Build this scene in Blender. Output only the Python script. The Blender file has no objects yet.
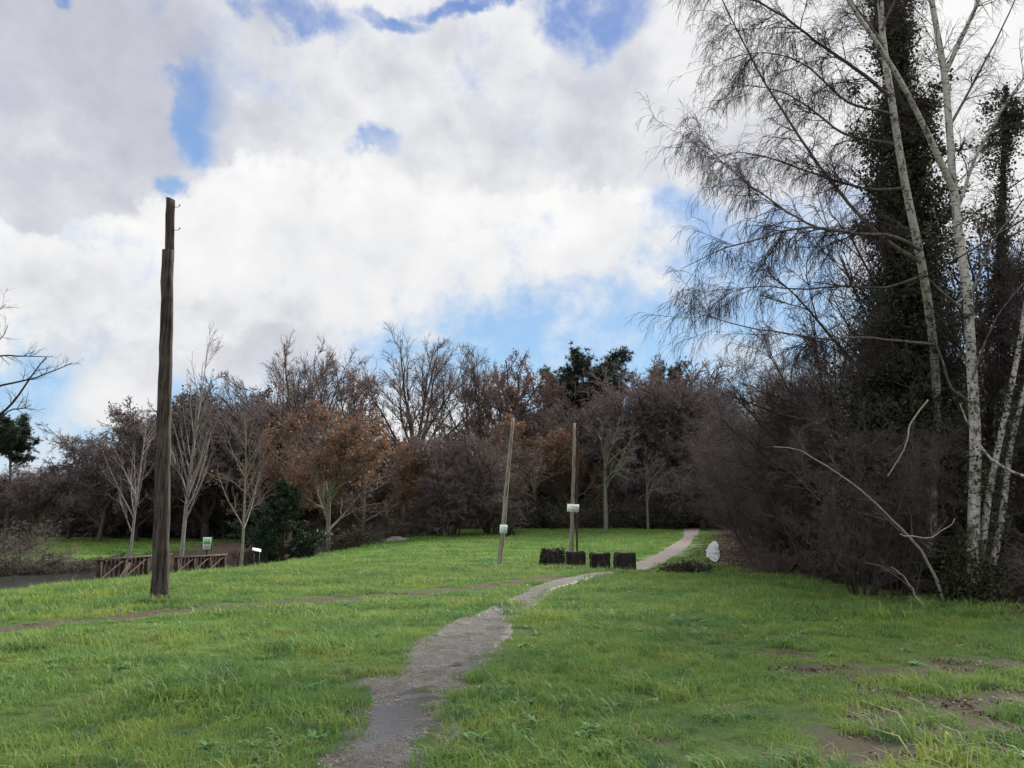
import bpy, math, random
import numpy as np
R = math.radians
scene = bpy.context.scene
COL = scene.collection
F = 800.0; TH = R(10.0); CAMZ = 1.6

# ------------------------------------------------------------------ terrain
def vnoise(x, y, s, seed=0):
    x = np.asarray(x, float) / s; y = np.asarray(y, float) / s
    xi = np.floor(x); yi = np.floor(y); fx = x - xi; fy = y - yi
    fx = fx * fx * (3 - 2 * fx); fy = fy * fy * (3 - 2 * fy)
    def h(a, b):
        v = np.sin(a * 127.1 + b * 311.7 + seed * 74.7) * 43758.5453
        return v - np.floor(v)
    return ((h(xi, yi) * (1 - fx) + h(xi + 1, yi) * fx) * (1 - fy) + (h(xi, yi + 1) * (1 - fx) + h(xi + 1, yi + 1) * fx) * fy) * 2 - 1
def sm(a, b, x):
    t = np.clip((np.asarray(x, float) - a) / (b - a), 0, 1); return t * t * (3 - 2 * t)
CRY = [-200, 0, 19.7, 34, 48, 60, 75, 2000]
CRX = [-45, -17, -12.6, -9.2, -6.8, -5.5, -6, -6]
def crest_d(x, y): return np.interp(y, CRY, CRX) - np.asarray(x, float)
VD = [-1e4, -2, 0, 3, 5.5, 8, 13.5, 16, 19, 40, 120, 1e4]
VZ = [0, 0, -0.04, -0.35, -0.75, -1.08, -1.12, -0.85, -0.2, 0.3, 1.4, 2.0]
def smooth_valley(d):
    d = np.asarray(d, float)
    return sum(np.interp(d + o, VD, VZ) for o in (-1.2, -.6, 0, .6, 1.2)) / 5
def height(x, y):
    x = np.asarray(x, float); y = np.asarray(y, float)
    rise = 1.3 * sm(34, 75, y)
    d = crest_d(x, y)
    v = smooth_valley(d)
    amt = 1 - sm(48, 66, y) * (v < 0)
    z = rise * (1 - 0.75 * sm(2, 12, d)) + v * amt
    z = z - .05 * (1 - sm(.25, 1., np.abs(y - np.interp(x, [-30, -8.1, -7.8, -6.7, -5.15, -3.85, -2.15, -.3, 1, 2.1], [6, 12, 12.7, 14.9, 16.3, 17.5, 19.2, 22.6, 24.9, 25.9])) )) * (x < 2) * 1.0
    npq = near_path(x, y); nf = 1 - sm(15, 22, y)
    z = z + 0.02 * vnoise(x, y, 1.1, 3) * (1 - sm(10, 22, np.hypot(x, y))) * sm(1.0, 2.0, npq)
    z = z - .05 * (1 - sm(.45, 1.15, npq)) * nf * (y > .5) - .032 * basin(x, y) * (npq < 1.6)
    z = z + 0.05 * vnoise(x, y, 4.5, 5) * sm(12, 20, y) * (1 - 0.9 * (np.hypot(x - 2, y - 30) < 8))
    z = z + 0.03 * sm(0, 6, x - edge_x(y)) 
    return z
EDY = [-50, 8, 14.7, 19.7, 25.6, 34, 45, 60, 75, 400]
EDX = [14, 11.5, 9.4, 9.0, 7.9, 8.2, 10.5, 14.5, 17, 17]
def edge_x(y): return np.interp(y, EDY, EDX)
_pr = [(768, 373, 69), (740, 385, 70), (715, 397, 65), (690, 416, 61), (665, 438, 53), (645, 454, 49), (625, 481, 36), (612, 505, 17), (600, 530, 16)]
FY = [0., 3.]; FX = [-1.6, -1.3]; FH = [.5, .5]
for _py, _cx, _hw in _pr:
    _Y = CAMZ / ((_py - 384) / F * math.cos(TH) - math.sin(TH)) * (math.cos(TH) + (_py - 384) / F * math.sin(TH)); _dp = _Y * math.cos(TH) - CAMZ * math.sin(TH)
    FY.append(_Y); FX.append((_cx - 512) / F * _dp); FH.append(_hw / F * _dp)
def near_path(x, y): return np.abs(x - np.interp(y, FY, FX)) / np.interp(y, FY, FH)
PUD = []
for _px, _py, _rx, _ry in ((378, 708, .50, .85), (335, 768, .42, .30), (430, 750, .22, .25), (455, 655, .22, .7)):
    _Y = CAMZ / ((_py - 384) / F * math.cos(TH) - math.sin(TH)) * (math.cos(TH) + (_py - 384) / F * math.sin(TH)); _dp = _Y * math.cos(TH) - CAMZ * math.sin(TH)
    PUD.append(((_px - 512) / F * _dp, _Y, _rx, _ry))
def basin(x, y):
    b = 0
    for px_, py_, rx_, ry_ in PUD: b = np.maximum(b, np.exp(-((x - px_) / rx_) ** 2 - ((y - py_) / ry_) ** 2))
    return b
def hz(x, y): return float(height(x, y))
def ray(px, py):
    u = (px - 512) / F; v = (384 - py) / F
    return np.array([u, math.cos(TH) - v * math.sin(TH), math.sin(TH) + v * math.cos(TH)])
def P(px, py, Y):
    d = ray(px, py); return np.array([0, 0, CAMZ]) + d * (Y / d[1])
def G(px, py):                                   # ground hit
    d = ray(px, py); lo = 2.0
    t = lo
    while t < 200:
        p = np.array([0, 0, CAMZ]) + d * t
        if p[2] < hz(p[0], p[1]): return p
        t += 0.05 + t * 0.003
    return p
def GX(px, Y):                                   # ground point in column px at depth Y
    x = (px - 512) / F * Y * 1.0
    for _ in range(4):
        z = hz(x, Y); dep = Y * math.cos(TH) + (z - CAMZ) * math.sin(TH); x = (px - 512) / F * dep
    return np.array([x, Y, hz(x, Y)])
def ztop(py, Y): return P(512, py, Y)[2]

# ------------------------------------------------------------------ mesh helpers
def mk_mesh(name, V, F4=None, F3=None, tint=None, smooth=False, attrs=None):
    me = bpy.data.meshes.new(name)
    V = np.ascontiguousarray(V, dtype=np.float32)
    F4 = np.zeros((0, 4), np.int32) if F4 is None else np.asarray(F4, np.int32).reshape(-1, 4)
    F3 = np.zeros((0, 3), np.int32) if F3 is None else np.asarray(F3, np.int32).reshape(-1, 3)
    me.vertices.add(len(V)); me.vertices.foreach_set('co', V.ravel())
    loops = np.concatenate([F4.ravel(), F3.ravel()])
    me.loops.add(len(loops)); me.loops.foreach_set('vertex_index', loops)
    n = len(F4) + len(F3); me.polygons.add(n)
    st = np.concatenate([np.arange(len(F4)) * 4, len(F4) * 4 + np.arange(len(F3)) * 3]).astype(np.int32)
    me.polygons.foreach_set('loop_start', st)
    if smooth: me.polygons.foreach_set('use_smooth', np.ones(n, bool))
    at = dict(attrs or {})
    if tint is not None: at['tint'] = tint
    for k, a in at.items():
        A = me.attributes.new(k, 'FLOAT', 'POINT'); A.data.foreach_set('value', np.ascontiguousarray(a, np.float32))
    me.update(calc_edges=True)
    return me
def mk_obj(name, me, mat=None, parent=None):
    o = bpy.data.objects.new(name, me); COL.objects.link(o)
    if mat is not None: me.materials.append(mat)
    if parent is not None: o.parent = parent
    return o
class MB:
    def __init__(s): s.V = []; s.Q = []; s.T = []; s.A = []; s.n = 0
    def add(s, V, Q=None, T=None, tint=None):
        V = np.asarray(V, float).reshape(-1, 3)
        if Q is not None and len(Q): s.Q.append(np.asarray(Q).reshape(-1, 4) + s.n)
        if T is not None and len(T): s.T.append(np.asarray(T).reshape(-1, 3) + s.n)
        s.V.append(V); s.A.append(np.zeros(len(V)) if tint is None else np.broadcast_to(tint, (len(V),)))
        s.n += len(V); return s
    def mesh(s, name, smooth=False):
        return mk_mesh(name, np.concatenate(s.V), np.concatenate(s.Q) if s.Q else None, np.concatenate(s.T) if s.T else None, np.concatenate(s.A), smooth)
    def obj(s, name, mat, parent=None, smooth=False): return mk_obj(name, s.mesh(name, smooth), mat, parent)
    def box(s, c, d, rot=None, tint=0, jit=0, rng=None):
        v = np.array([[x, y, z] for x in (-.5, .5) for y in (-.5, .5) for z in (-.5, .5)]) * np.array(d)
        if jit: v = v + rng.normal(0, jit, v.shape)
        if rot is not None: v = v @ np.array(rot).T
        q = [[0, 1, 3, 2], [4, 6, 7, 5], [0, 4, 5, 1], [2, 3, 7, 6], [0, 2, 6, 4], [1, 5, 7, 3]]
        return s.add(v + np.array(c), q, tint=tint)
    def tubes(s, Pn, Rn, sides=5, rng=None, cap=False):
        V, Q = tube_arrays(Pn, Rn, sides)
        t = None
        if rng is not None:
            t = np.repeat(rng.random(Pn.shape[0]), Pn.shape[1] * sides)
        s.add(V, Q, tint=t if t is not None else 0)
        return s
def rotz(a): c, s_ = math.cos(a), math.sin(a); return np.array([[c, -s_, 0], [s_, c, 0], [0, 0, 1]])
def norm(v): return v / (np.linalg.norm(v, axis=-1, keepdims=True) + 1e-9)
def tube_arrays(Pn, Rn, sides):
    N, K, _ = Pn.shape
    T = np.gradient(Pn, axis=1); T = norm(T)
    m = norm(Pn[:, -1] - Pn[:, 0])
    ax = np.eye(3)[np.argmin(np.abs(m), axis=1)]
    U = norm(np.cross(T, ax[:, None, :])); W = np.cross(T, U)
    a = np.arange(sides) * 2 * math.pi / sides
    ring = U[:, :, None, :] * np.cos(a)[None, None, :, None] + W[:, :, None, :] * np.sin(a)[None, None, :, None]
    V = Pn[:, :, None, :] + ring * Rn[:, :, None, None]
    idx = np.arange(N * K * sides).reshape(N, K, sides)
    A = idx[:, :-1, :]; B = np.roll(idx, -1, axis=2)[:, :-1, :]; C = np.roll(idx, -1, axis=2)[:, 1:, :]; D = idx[:, 1:, :]
    Q = np.stack([A, B, C, D], -1).reshape(-1, 4)
    return V.reshape(-1, 3), Q
def chains(rng, S, D, L, K, wander, trop, r0, r1):
    """grow N chains from starts S in directions D; trop = pull along z (up +, down -)"""
    N = len(S); pts = [S]; d = norm(D)
    step = (L / K)[:, None]
    for k in range(K):
        d = norm(d + rng.normal(0, wander, (N, 3)) + np.array([0, 0, trop]))
        pts.append(pts[-1] + d * step)
    Pn = np.stack(pts, 1)
    t = np.linspace(0, 1, K + 1)[None, :]
    Rn = r0[:, None] * (1 - t) + r1[:, None] * t
    return Pn, Rn
def sub(rng, Pn, Rn, n, t0, t1, ratio, fall, ang, K, wander, trop, rr, rend, rmax=None, lmin=0.0, lenfix=None):
    N, K1, _ = Pn.shape
    t = rng.uniform(t0, t1, (N, n)); t = np.sort(t, 1)
    f = t * (K1 - 1); i = np.minimum(f.astype(int), K1 - 2); w = (f - i)[..., None]
    rows = np.arange(N)[:, None]
    S = Pn[rows, i] * (1 - w) + Pn[rows, i + 1] * w
    T = norm(Pn[rows, i + 1] - Pn[rows, i])
    r = Rn[rows, i] * (1 - w[..., 0]) + Rn[rows, i + 1] * w[..., 0]
    plen = np.linalg.norm(np.diff(Pn, axis=1), axis=2).sum(1)[:, None]
    a = rng.normal(ang, ang * 0.22, (N, n))
    rnd = rng.normal(0, 1, (N, n, 3)); perp = norm(rnd - (rnd * T).sum(-1, keepdims=True) * T)
    D = T * np.cos(a)[..., None] + perp * np.sin(a)[..., None]
    L = plen * ratio * (1 - fall * t) * rng.uniform(.65, 1.2, (N, n))
    if lenfix is not None: L = lenfix * rng.uniform(.5, 1.3, (N, n))
    L = np.maximum(L, lmin)
    r0 = r * rr
    if rmax is not None: r0 = np.minimum(r0, rmax)
    r0 = np.maximum(r0, rend)
    return chains(rng, S.reshape(-1, 3), D.reshape(-1, 3), L.ravel(), K, wander, trop, r0.ravel(), np.full(N * n, rend))
def cards(rng, C, size, elong=1.5, flat=0.0):
    N = len(C); n = rng.normal(0, 1, (N, 3)); n[:, 2] += flat; n = norm(n)
    a = norm(np.cross(n, rng.normal(0, 1, (N, 3)))); b = np.cross(n, a)
    s = size * rng.uniform(.6, 1.3, (N, 1))
    V = np.stack([C - a * s * elong / 2, C + b * s / 2 + n * s * .12, C + a * s * elong / 2, C - b * s / 2 + n * s * .12], 1).reshape(-1, 3)
    Q = np.arange(N * 4).reshape(N, 4)
    return V, Q, np.repeat(rng.random(N), 4)
def spikes(rng, C, n, length, width, up=0.4):
    N = len(C); c = np.repeat(C, n, 0); d = rng.normal(0, 1, (N * n, 3)); d[:, 2] += up; d = norm(d)
    s = norm(np.cross(d, rng.normal(0, 1, d.shape))); L = length * rng.uniform(.6, 1.2, (N * n, 1))
    V = np.stack([c - s * width / 2, c + s * width / 2, c + d * L], 1).reshape(-1, 3)
    return V, np.arange(N * n * 3).reshape(-1, 3), np.repeat(np.repeat(rng.random(N), n), 3)

# ------------------------------------------------------------------ materials
def new_mat(name):
    m = bpy.data.materials.new(name); m.use_nodes = True; nt = m.node_tree; nt.nodes.clear(); return m, nt
class NT:
    def __init__(s, nt): s.nt = nt
    def n(s, t, **kw):
        o = s.nt.nodes.new(t)
        for k, v in kw.items(): setattr(o, k, v)
        return o
    def l(s, a, b): s.nt.links.new(a, b)
    def val(s, sock, v):
        if hasattr(v, 'is_linked') or isinstance(v, bpy.types.NodeSocket): s.l(v, sock)
        else: sock.default_value = v
    def math(s, op, a, b=0.0, c=0.0, clamp=False):
        o = s.n('ShaderNodeMath', operation=op, use_clamp=clamp); s.val(o.inputs[0], a); s.val(o.inputs[1], b); s.val(o.inputs[2], c); return o.outputs[0]
    def vmath(s, op, a, b=(0, 0, 0)):
        o = s.n('ShaderNodeVectorMath', operation=op); s.val(o.inputs[0], a); s.val(o.inputs[1], b); return o
    def noise(s, vec, scale, detail=4, rough=.55, dist=0):
        o = s.n('ShaderNodeTexNoise'); s.l(vec, o.inputs['Vector']); o.inputs['Scale'].default_value = scale
        o.inputs['Detail'].default_value = detail; o.inputs['Roughness'].default_value = rough; o.inputs['Distortion'].default_value = dist; return o.outputs['Fac']
    def ramp(s, fac, pts, interp='LINEAR'):
        o = s.n('ShaderNodeValToRGB'); s.l(fac, o.inputs[0]); cr = o.color_ramp; cr.interpolation = interp
        while len(cr.elements) < len(pts): cr.elements.new(0.5)
        for e, (p, c) in zip(cr.elements, pts): e.position = p; e.color = (*c, 1) if len(c) == 3 else c
        return o.outputs[0]
    def mix(s, f, a, b, blend='MIX'):
        o = s.n('ShaderNodeMix', data_type='RGBA', blend_type=blend); s.val(o.inputs[0], f)
        for sk, v in ((o.inputs[6], a), (o.inputs[7], b)):
            if isinstance(v, tuple): sk.default_value = (*v, 1) if len(v) == 3 else v
            else: s.l(v, sk)
        return o.outputs[2]
    def mr(s, v, a, b, c=0., d=1., smooth=True):
        o = s.n('ShaderNodeMapRange'); o.interpolation_type = 'SMOOTHSTEP' if smooth else 'LINEAR'
        s.val(o.inputs[0], v); o.inputs[1].default_value = a; o.inputs[2].default_value = b; o.inputs[3].default_value = c; o.inputs[4].default_value = d; return o.outputs[0]
    def attr(s, name): o = s.n('ShaderNodeAttribute', attribute_name=name); return o.outputs['Fac']
    def out(s, sh, disp=None):
        o = s.n('ShaderNodeOutputMaterial'); s.l(sh, o.inputs[0])
    def bsdf(s, col, rough=.8, spec=.3, bump=None, bs=.3, bd=.02):
        o = s.n('ShaderNodeBsdfPrincipled'); 
        if isinstance(col, tuple): o.inputs['Base Color'].default_value = (*col, 1)
        else: s.l(col, o.inputs['Base Color'])
        s.val(o.inputs['Roughness'], rough); o.inputs['Specular IOR Level'].default_value = spec
        if bump is not None:
            b = s.n('ShaderNodeBump'); b.inputs['Strength'].default_value = bs; b.inputs['Distance'].default_value = bd; s.l(bump, b.inputs['Height']); s.l(b.outputs[0], o.inputs['Normal'])
        return o.outputs[0]
def bark_mat(name, c1, c2, scale=6, moss=None):
    m, nt = new_mat(name); n = NT(nt); tc = n.n('ShaderNodeTexCoord'); v = tc.outputs['Object']
    mp = n.n('ShaderNodeMapping'); mp.inputs['Scale'].default_value = (1, 1, .25); n.l(v, mp.inputs[0])
    a = n.noise(mp.outputs[0], scale * 3, 5, .65)
    c = n.ramp(a, [(.3, c1), (.7, c2)])
    if moss is not None:
        b = n.noise(v, 2.3, 4, .6); c = n.mix(n.mr(b, .5, .62), c, moss)
    t = n.attr('tint'); c = n.mix(n.math('MULTIPLY', t, .35), c, tuple(x * .6 for x in c1))
    n.out(n.bsdf(c, .9, .15, a, .6, .02)); return m
def leaf_mat(name, cols, trans=.35, rough=.6):
    m, nt = new_mat(name); n = NT(nt); t = n.attr('tint')
    oi = n.n('ShaderNodeObjectInfo')
    t2 = n.math('FRACT', n.math('ADD', t, n.math('MULTIPLY', oi.outputs['Random'], .3)))
    k = len(cols); c = n.ramp(t2, [(i / max(1, k - 1) * .9 + .03, cc) for i, cc in enumerate(cols)])
    b = n.bsdf(c, rough, .25)
    tr = n.n('ShaderNodeBsdfTranslucent'); n.l(c, tr.inputs[0])
    mx = n.n('ShaderNodeMixShader'); mx.inputs[0].default_value = trans; n.l(b, mx.inputs[1]); n.l(tr.outputs[0], mx.inputs[2])
    n.out(mx.outputs[0]); return m
def plain(name, c, rough=.6, var=.15, scale=8):
    m, nt = new_mat(name); n = NT(nt); tc = n.n('ShaderNodeTexCoord')
    a = n.noise(tc.outputs['Object'], scale, 5, .6)
    col = n.mix(a, tuple(x * (1 - var) for x in c), tuple(min(1, x * (1 + var)) for x in c))
    n.out(n.bsdf(col, rough, .3, a, .2, .01)); return m

M = {}
M['twig_purple'] = bark_mat('twig_purple', (.155, .12, .125), (.25, .20, .205))
M['twig_brown'] = bark_mat('twig_brown', (.14, .11, .105), (.24, .19, .18))
M['twig_dark'] = bark_mat('twig_dark', (.09, .07, .074), (.16, .127, .132))
M['twig_grey'] = bark_mat('twig_grey', (.11, .097, .095), (.19, .17, .165))
M['twig_birch'] = bark_mat('twig_birch', (.035, .024, .028), (.07, .05, .055))
M['limb_birch'] = bark_mat('limb_birch', (.04, .034, .032), (.22, .195, .185), 4)
M['bark_dark'] = bark_mat('bark_dark', (.04, .033, .028), (.10, .08, .068), 6, (.05, .06, .025))
M['bark_pale'] = bark_mat('bark_pale', (.15, .14, .13), (.32, .30, .28), 6)
M['bark_lichen'] = bark_mat('bark_lichen', (.10, .095, .082), (.27, .26, .225), 5, (.2, .22, .12))
M['dead_wood'] = bark_mat('dead_wood', (.2, .17, .15), (.42, .38, .34), 5)
M['rust'] = leaf_mat('rust_leaves', [(.17, .085, .065), (.24, .115, .075), (.12, .07, .065), (.20, .12, .085)])
M['orange'] = leaf_mat('orange_leaves', [(.21, .11, .065), (.26, .13, .07), (.16, .09, .065), (.20, .13, .075)])
M['darkgreen'] = leaf_mat('dark_needles', [(.02, .035, .02), (.035, .055, .03), (.025, .04, .028)], .1)
M['evergreen'] = leaf_mat('evergreen_leaves', [(.02, .04, .025), (.03, .06, .035), (.04, .07, .03)], .1, .45)
M['ivy'] = leaf_mat('ivy_leaves', [(.03, .04, .026), (.045, .06, .034), (.07, .08, .045), (.055, .045, .036)], .12, .5)
M['moss'] = leaf_mat('moss_leaves', [(.03, .04, .015), (.055, .06, .022), (.025, .035, .014)], .2)
M['undergrowth'] = leaf_mat('undergrowth_leaves', [(.025, .04, .02), (.05, .042, .03), (.035, .055, .025), (.065, .048, .038)], .2)
M['litter'] = leaf_mat('fallen_leaves', [(.09, .06, .04), (.14, .10, .065), (.07, .045, .035), (.17, .13, .09)], .1)

# birch bark
m, nt = new_mat('birch_bark'); n = NT(nt); tc = n.n('ShaderNodeTexCoord'); v = tc.outputs['Object']
mp = n.n('ShaderNodeMapping'); mp.inputs['Scale'].default_value = (1.6, 1.6, 6.5); n.l(v, mp.inputs[0])
a = n.noise(mp.outputs[0], 3.6, 7, .75); big = n.noise(v, 1.7, 4, .6)
mp2 = n.n('ShaderNodeMapping'); mp2.inputs['Scale'].default_value = (1.4, 1.4, .7); n.l(v, mp2.inputs[0])
bl = n.noise(mp2.outputs[0], 5.5, 7, .75)
c = n.mix(big, (.32, .305, .285), (.60, .585, .555))
c = n.mix(n.mr(a, .54, .60), c, (.055, .045, .04))
c = n.mix(n.mr(bl, .53, .6), c, (.09, .075, .06))
sx = n.n('ShaderNodeSeparateXYZ'); n.l(v, sx.inputs[0])
low = n.mr(sx.outputs[2], .0, 3.4, 1, 0)
c = n.mix(n.math('MULTIPLY', low, n.mr(bl, .42, .54)), c, (.06, .06, .03))
n.out(n.bsdf(c, .75, .25, bl, .5, .02)); M['birch'] = m

# grass blades (colour from real-place noise)
def grass_mat():
    m, nt = new_mat('grass_blades'); n = NT(nt); g = n.n('ShaderNodeNewGeometry'); pos = g.outputs['Position']
    a = n.noise(pos, .55, 4, .6); b = n.noise(pos, 2.6, 4, .6); t = n.attr('tint')
    base = n.ramp(a, [(.34, (.115, .23, .062)), (.5, (.18, .295, .07)), (.64, (.275, .36, .08))])
    base = n.mix(n.mr(b, .5, .68), base, (.08, .18, .07))
    base = n.mix(n.math('MULTIPLY', n.mr(n.noise(pos, 1.1, 5, .65), .56, .7), .55), base, (.19, .19, .09))
    dry = n.mr(t, .93, .97); base = n.mix(dry, base, (.36, .32, .18))
    base = n.mix(n.math('MULTIPLY', n.mr(t, .0, .3, 1, 0), .4), base, (.07, .16, .04))
    bs = n.bsdf(base, .55, .2); tr = n.n('ShaderNodeBsdfTranslucent'); n.l(base, tr.inputs[0])
    mx = n.n('ShaderNodeMixShader'); mx.inputs[0].default_value = .4; n.l(bs, mx.inputs[1]); n.l(tr.outputs[0], mx.inputs[2])
    n.out(mx.outputs[0]); return m
M['grass'] = grass_mat()
M['weed'] = leaf_mat('weed_leaves', [(.08, .19, .07), (.12, .25, .09), (.18, .31, .12)], .3)
M['dry'] = leaf_mat('dry_grass', [(.25, .2, .11), (.33, .27, .16), (.17, .13, .08)], .3)

def ground_mat():
    m, nt = new_mat('ground'); n = NT(nt); g = n.n('ShaderNodeNewGeometry'); pos = g.outputs['Position']
    a = n.noise(pos, .35, 5, .6); b = n.noise(pos, 3.2, 5, .65); f = n.noise(pos, 28, 4, .65)
    gc = n.ramp(a, [(.34, (.075, .17, .045)), (.52, (.115, .225, .048)), (.66, (.17, .27, .055))])
    gc = n.mix(n.mr(b, .45, .7), gc, (.055, .12, .035))
    gc = n.mix(n.mr(f, .5, .7), gc, (.035, .05, .02))
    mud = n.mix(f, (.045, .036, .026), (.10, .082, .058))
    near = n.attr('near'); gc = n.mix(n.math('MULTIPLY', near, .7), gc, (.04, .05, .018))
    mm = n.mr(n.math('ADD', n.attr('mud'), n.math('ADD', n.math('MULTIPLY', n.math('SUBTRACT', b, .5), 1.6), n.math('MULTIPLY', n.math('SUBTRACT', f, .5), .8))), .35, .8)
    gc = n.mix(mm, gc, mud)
    lt = n.ramp(n.noise(pos, 14, 5, .7), [(.3, (.045, .032, .026)), (.55, (.10, .07, .055)), (.75, (.2, .15, .12))])
    lm = n.mr(n.math('ADD', n.attr('litter'), n.math('MULTIPLY', n.math('SUBTRACT', b, .5), 1.0)), .4, .6)
    gc = n.mix(lm, gc, lt)
    n.out(n.bsdf(gc, .9, .15, n.math('ADD', b, f), .6, .05)); return m
M['ground'] = ground_mat()
def path_mat():
    m, nt = new_mat('muddy_gravel'); n = NT(nt); g = n.n('ShaderNodeNewGeometry'); pos = g.outputs['Position']
    f = n.noise(pos, 22, 5, .7); b = n.noise(pos, 2.2, 4, .6)
    vo = n.n('ShaderNodeTexVoronoi'); vo.inputs['Scale'].default_value = 26; n.l(pos, vo.inputs['Vector'])
    st = n.mr(vo.outputs['Distance'], .15, .4, 1, 0)
    sv = n.n('ShaderNodeSeparateColor'); n.l(vo.outputs['Color'], sv.inputs[0])
    c = n.ramp(f, [(.3, (.036, .032, .028)), (.55, (.088, .08, .072)), (.75, (.16, .148, .135))])
    c = n.mix(n.math('MULTIPLY', st, n.mr(sv.outputs[0], .6, .7)), c, (.20, .18, .17))
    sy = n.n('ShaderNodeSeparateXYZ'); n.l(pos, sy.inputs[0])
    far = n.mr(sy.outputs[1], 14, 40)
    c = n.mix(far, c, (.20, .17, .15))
    wet = n.math('MULTIPLY', n.mr(b, .42, .56), n.math('SUBTRACT', 1., far))
    ro = n.math('SUBTRACT', .85, n.math('MULTIPLY', wet, .62))
    c = n.mix(n.math('MULTIPLY', wet, .35), c, (.05, .042, .036))
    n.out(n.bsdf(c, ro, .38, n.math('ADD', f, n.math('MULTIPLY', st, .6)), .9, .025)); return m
M['path'] = path_mat()
def water_mat(name, col, rough, bumpscale, bs):
    m, nt = new_mat(name); n = NT(nt); g = n.n('ShaderNodeNewGeometry')
    f = n.noise(g.outputs['Position'], bumpscale, 3, .5)
    o = n.n('ShaderNodeBsdfPrincipled'); o.inputs['Base Color'].default_value = (*col, 1); o.inputs['Roughness'].default_value = rough
    o.inputs['IOR'].default_value = 1.33; o.inputs['Specular IOR Level'].default_value = .6
    b = n.n('ShaderNodeBump'); b.inputs['Strength'].default_value = bs; b.inputs['Distance'].default_value = .02; n.l(f, b.inputs['Height']); n.l(b.outputs[0], o.inputs['Normal'])
    n.out(o.outputs[0]); return m
M['puddle'] = water_mat('puddle_water', (.05, .045, .042), .04, 30, .12)
M['stream'] = water_mat('stream_water', (.05, .055, .05), .07, 7, .6)

M['glint'] = water_mat('water_painted_gleam', (.42, .45, .47), .3, 3, 1.0)  # pale base colour paints part of the sky gleam into the water
# ------------------------------------------------------------------ tagging
def tag(o, label=None, cat=None, group=None, kind=None):
    if label: o['label'] = label
    if cat: o['category'] = cat
    if group: o['group'] = group
    if kind: o['kind'] = kind
    return o
def empty(name, loc, label, cat, group=None, rz=0):
    o = bpy.data.objects.new(name, None); COL.objects.link(o); o.empty_display_size = .2
    o.location = loc; o.rotation_euler = (0, 0, rz); tag(o, label, cat, group); return o
def copy_tree(o, parent=None):
    c = o.copy(); COL.objects.link(c); c.parent = parent
    for ch in [x for x in bpy.data.objects if x.parent == o]: copy_tree(ch, c)
    return c
def gn_scatter(name, pts, rz, sc, idx, protos, label=None, tilt=None):
    """one 'stuff' object: instances of the meshes in protos on points"""
    coll = bpy.data.collections.new(name + '_source')
    for i, me in enumerate(protos):
        po = bpy.data.objects.new('%s_source_%02d' % (name, i), me); coll.objects.link(po)
    me = bpy.data.meshes.new(name); me.vertices.add(len(pts)); me.vertices.foreach_set('co', np.ascontiguousarray(pts, np.float32).ravel())
    for k, a, ty in (('rz', rz, 'FLOAT'), ('sc', sc, 'FLOAT'), ('pick', idx, 'INT')):
        A = me.attributes.new(k, ty, 'POINT'); A.data.foreach_set('value', np.ascontiguousarray(a, np.float32 if ty == 'FLOAT' else np.int32))
    ob = mk_obj(name, me)
    ng = bpy.data.node_groups.new(name + '_nodes', 'GeometryNodeTree')
    ng.interface.new_socket('Geometry', in_out='INPUT', socket_type='NodeSocketGeometry'); ng.interface.new_socket('Geometry', in_out='OUTPUT', socket_type='NodeSocketGeometry')
    N = ng.nodes; L = ng.links
    gi = N.new('NodeGroupInput'); go = N.new('NodeGroupOutput')
    ci = N.new('GeometryNodeCollectionInfo'); ci.inputs[0].default_value = coll; ci.inputs['Separate Children'].default_value = True; ci.inputs['Reset Children'].default_value = True
    ip = N.new('GeometryNodeInstanceOnPoints'); ip.inputs['Pick Instance'].default_value = True
    mp = N.new('GeometryNodeMeshToPoints')
    def na(nm, ty):
        x = N.new('GeometryNodeInputNamedAttribute'); x.data_type = ty; x.inputs[0].default_value = nm
        return [s for s in x.outputs if s.enabled and s.name == 'Attribute'][0]
    cx = N.new('ShaderNodeCombineXYZ'); L.new(na('rz', 'FLOAT'), cx.inputs[2])
    L.new(gi.outputs[0], mp.inputs[0]); L.new(mp.outputs[0], ip.inputs['Points']); L.new(ci.outputs[0], ip.inputs['Instance'])
    L.new(na('pick', 'INT'), ip.inputs['Instance Index']); L.new(cx.outputs[0], ip.inputs['Rotation']); L.new(na('sc', 'FLOAT'), ip.inputs['Scale'])
    L.new(ip.outputs[0], go.inputs[0])
    md = ob.modifiers.new('scatter', 'NODES'); md.node_group = ng
    ob['kind'] = 'stuff'
    if label: ob['label'] = label
    return ob

# ------------------------------------------------------------------ path layout (rows: py, left px, right px)
rows = [(768, 305, 442), (740, 315, 455), (715, 332, 462), (690, 355, 478), (665, 385, 492), (645, 405, 503), (625, 446, 517), (612, 484, 524), (600, 510, 545),
        (590, 528, 556), (583, 548, 580), (577, 580, 600), (570, 618, 650), (560, 644, 672), (550, 665, 686), (543, 677, 692), (538, 683, 695)]
PY, PC, PH = [0.0, 3.0], [-1.6, -1.3], [.5, .5]
for py, a, b in rows:
    pa, pb = G(a, py), G(b, py); PY.append((pa[1] + pb[1]) / 2); PC.append((pa[0] + pb[0]) / 2); PH.append(max(.14, abs(pb[0] - pa[0]) / 2 * .9))
PY.append(PY[-1] + 25); PC.append(PC[-1] + 6); PH.append(1.0)
def path_q(x, y):
    c = np.interp(y, PY, PC); h = np.interp(y, PY, PH)
    # broken edges
    e = (.16 * vnoise(x, y, .45, 11) + .12 * vnoise(x, y, .17, 12)) * (1 - .6 * sm(9, 14, y))
    return np.abs(x - c) / h + e * np.minimum(1.6, .5 / h + .3)
tr = [(-60, 640), (0, 632), (140, 616), (250, 608), (330, 602), (420, 595), (500, 586), (545, 580), (580, 577)]
TX = []; TY = []
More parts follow.
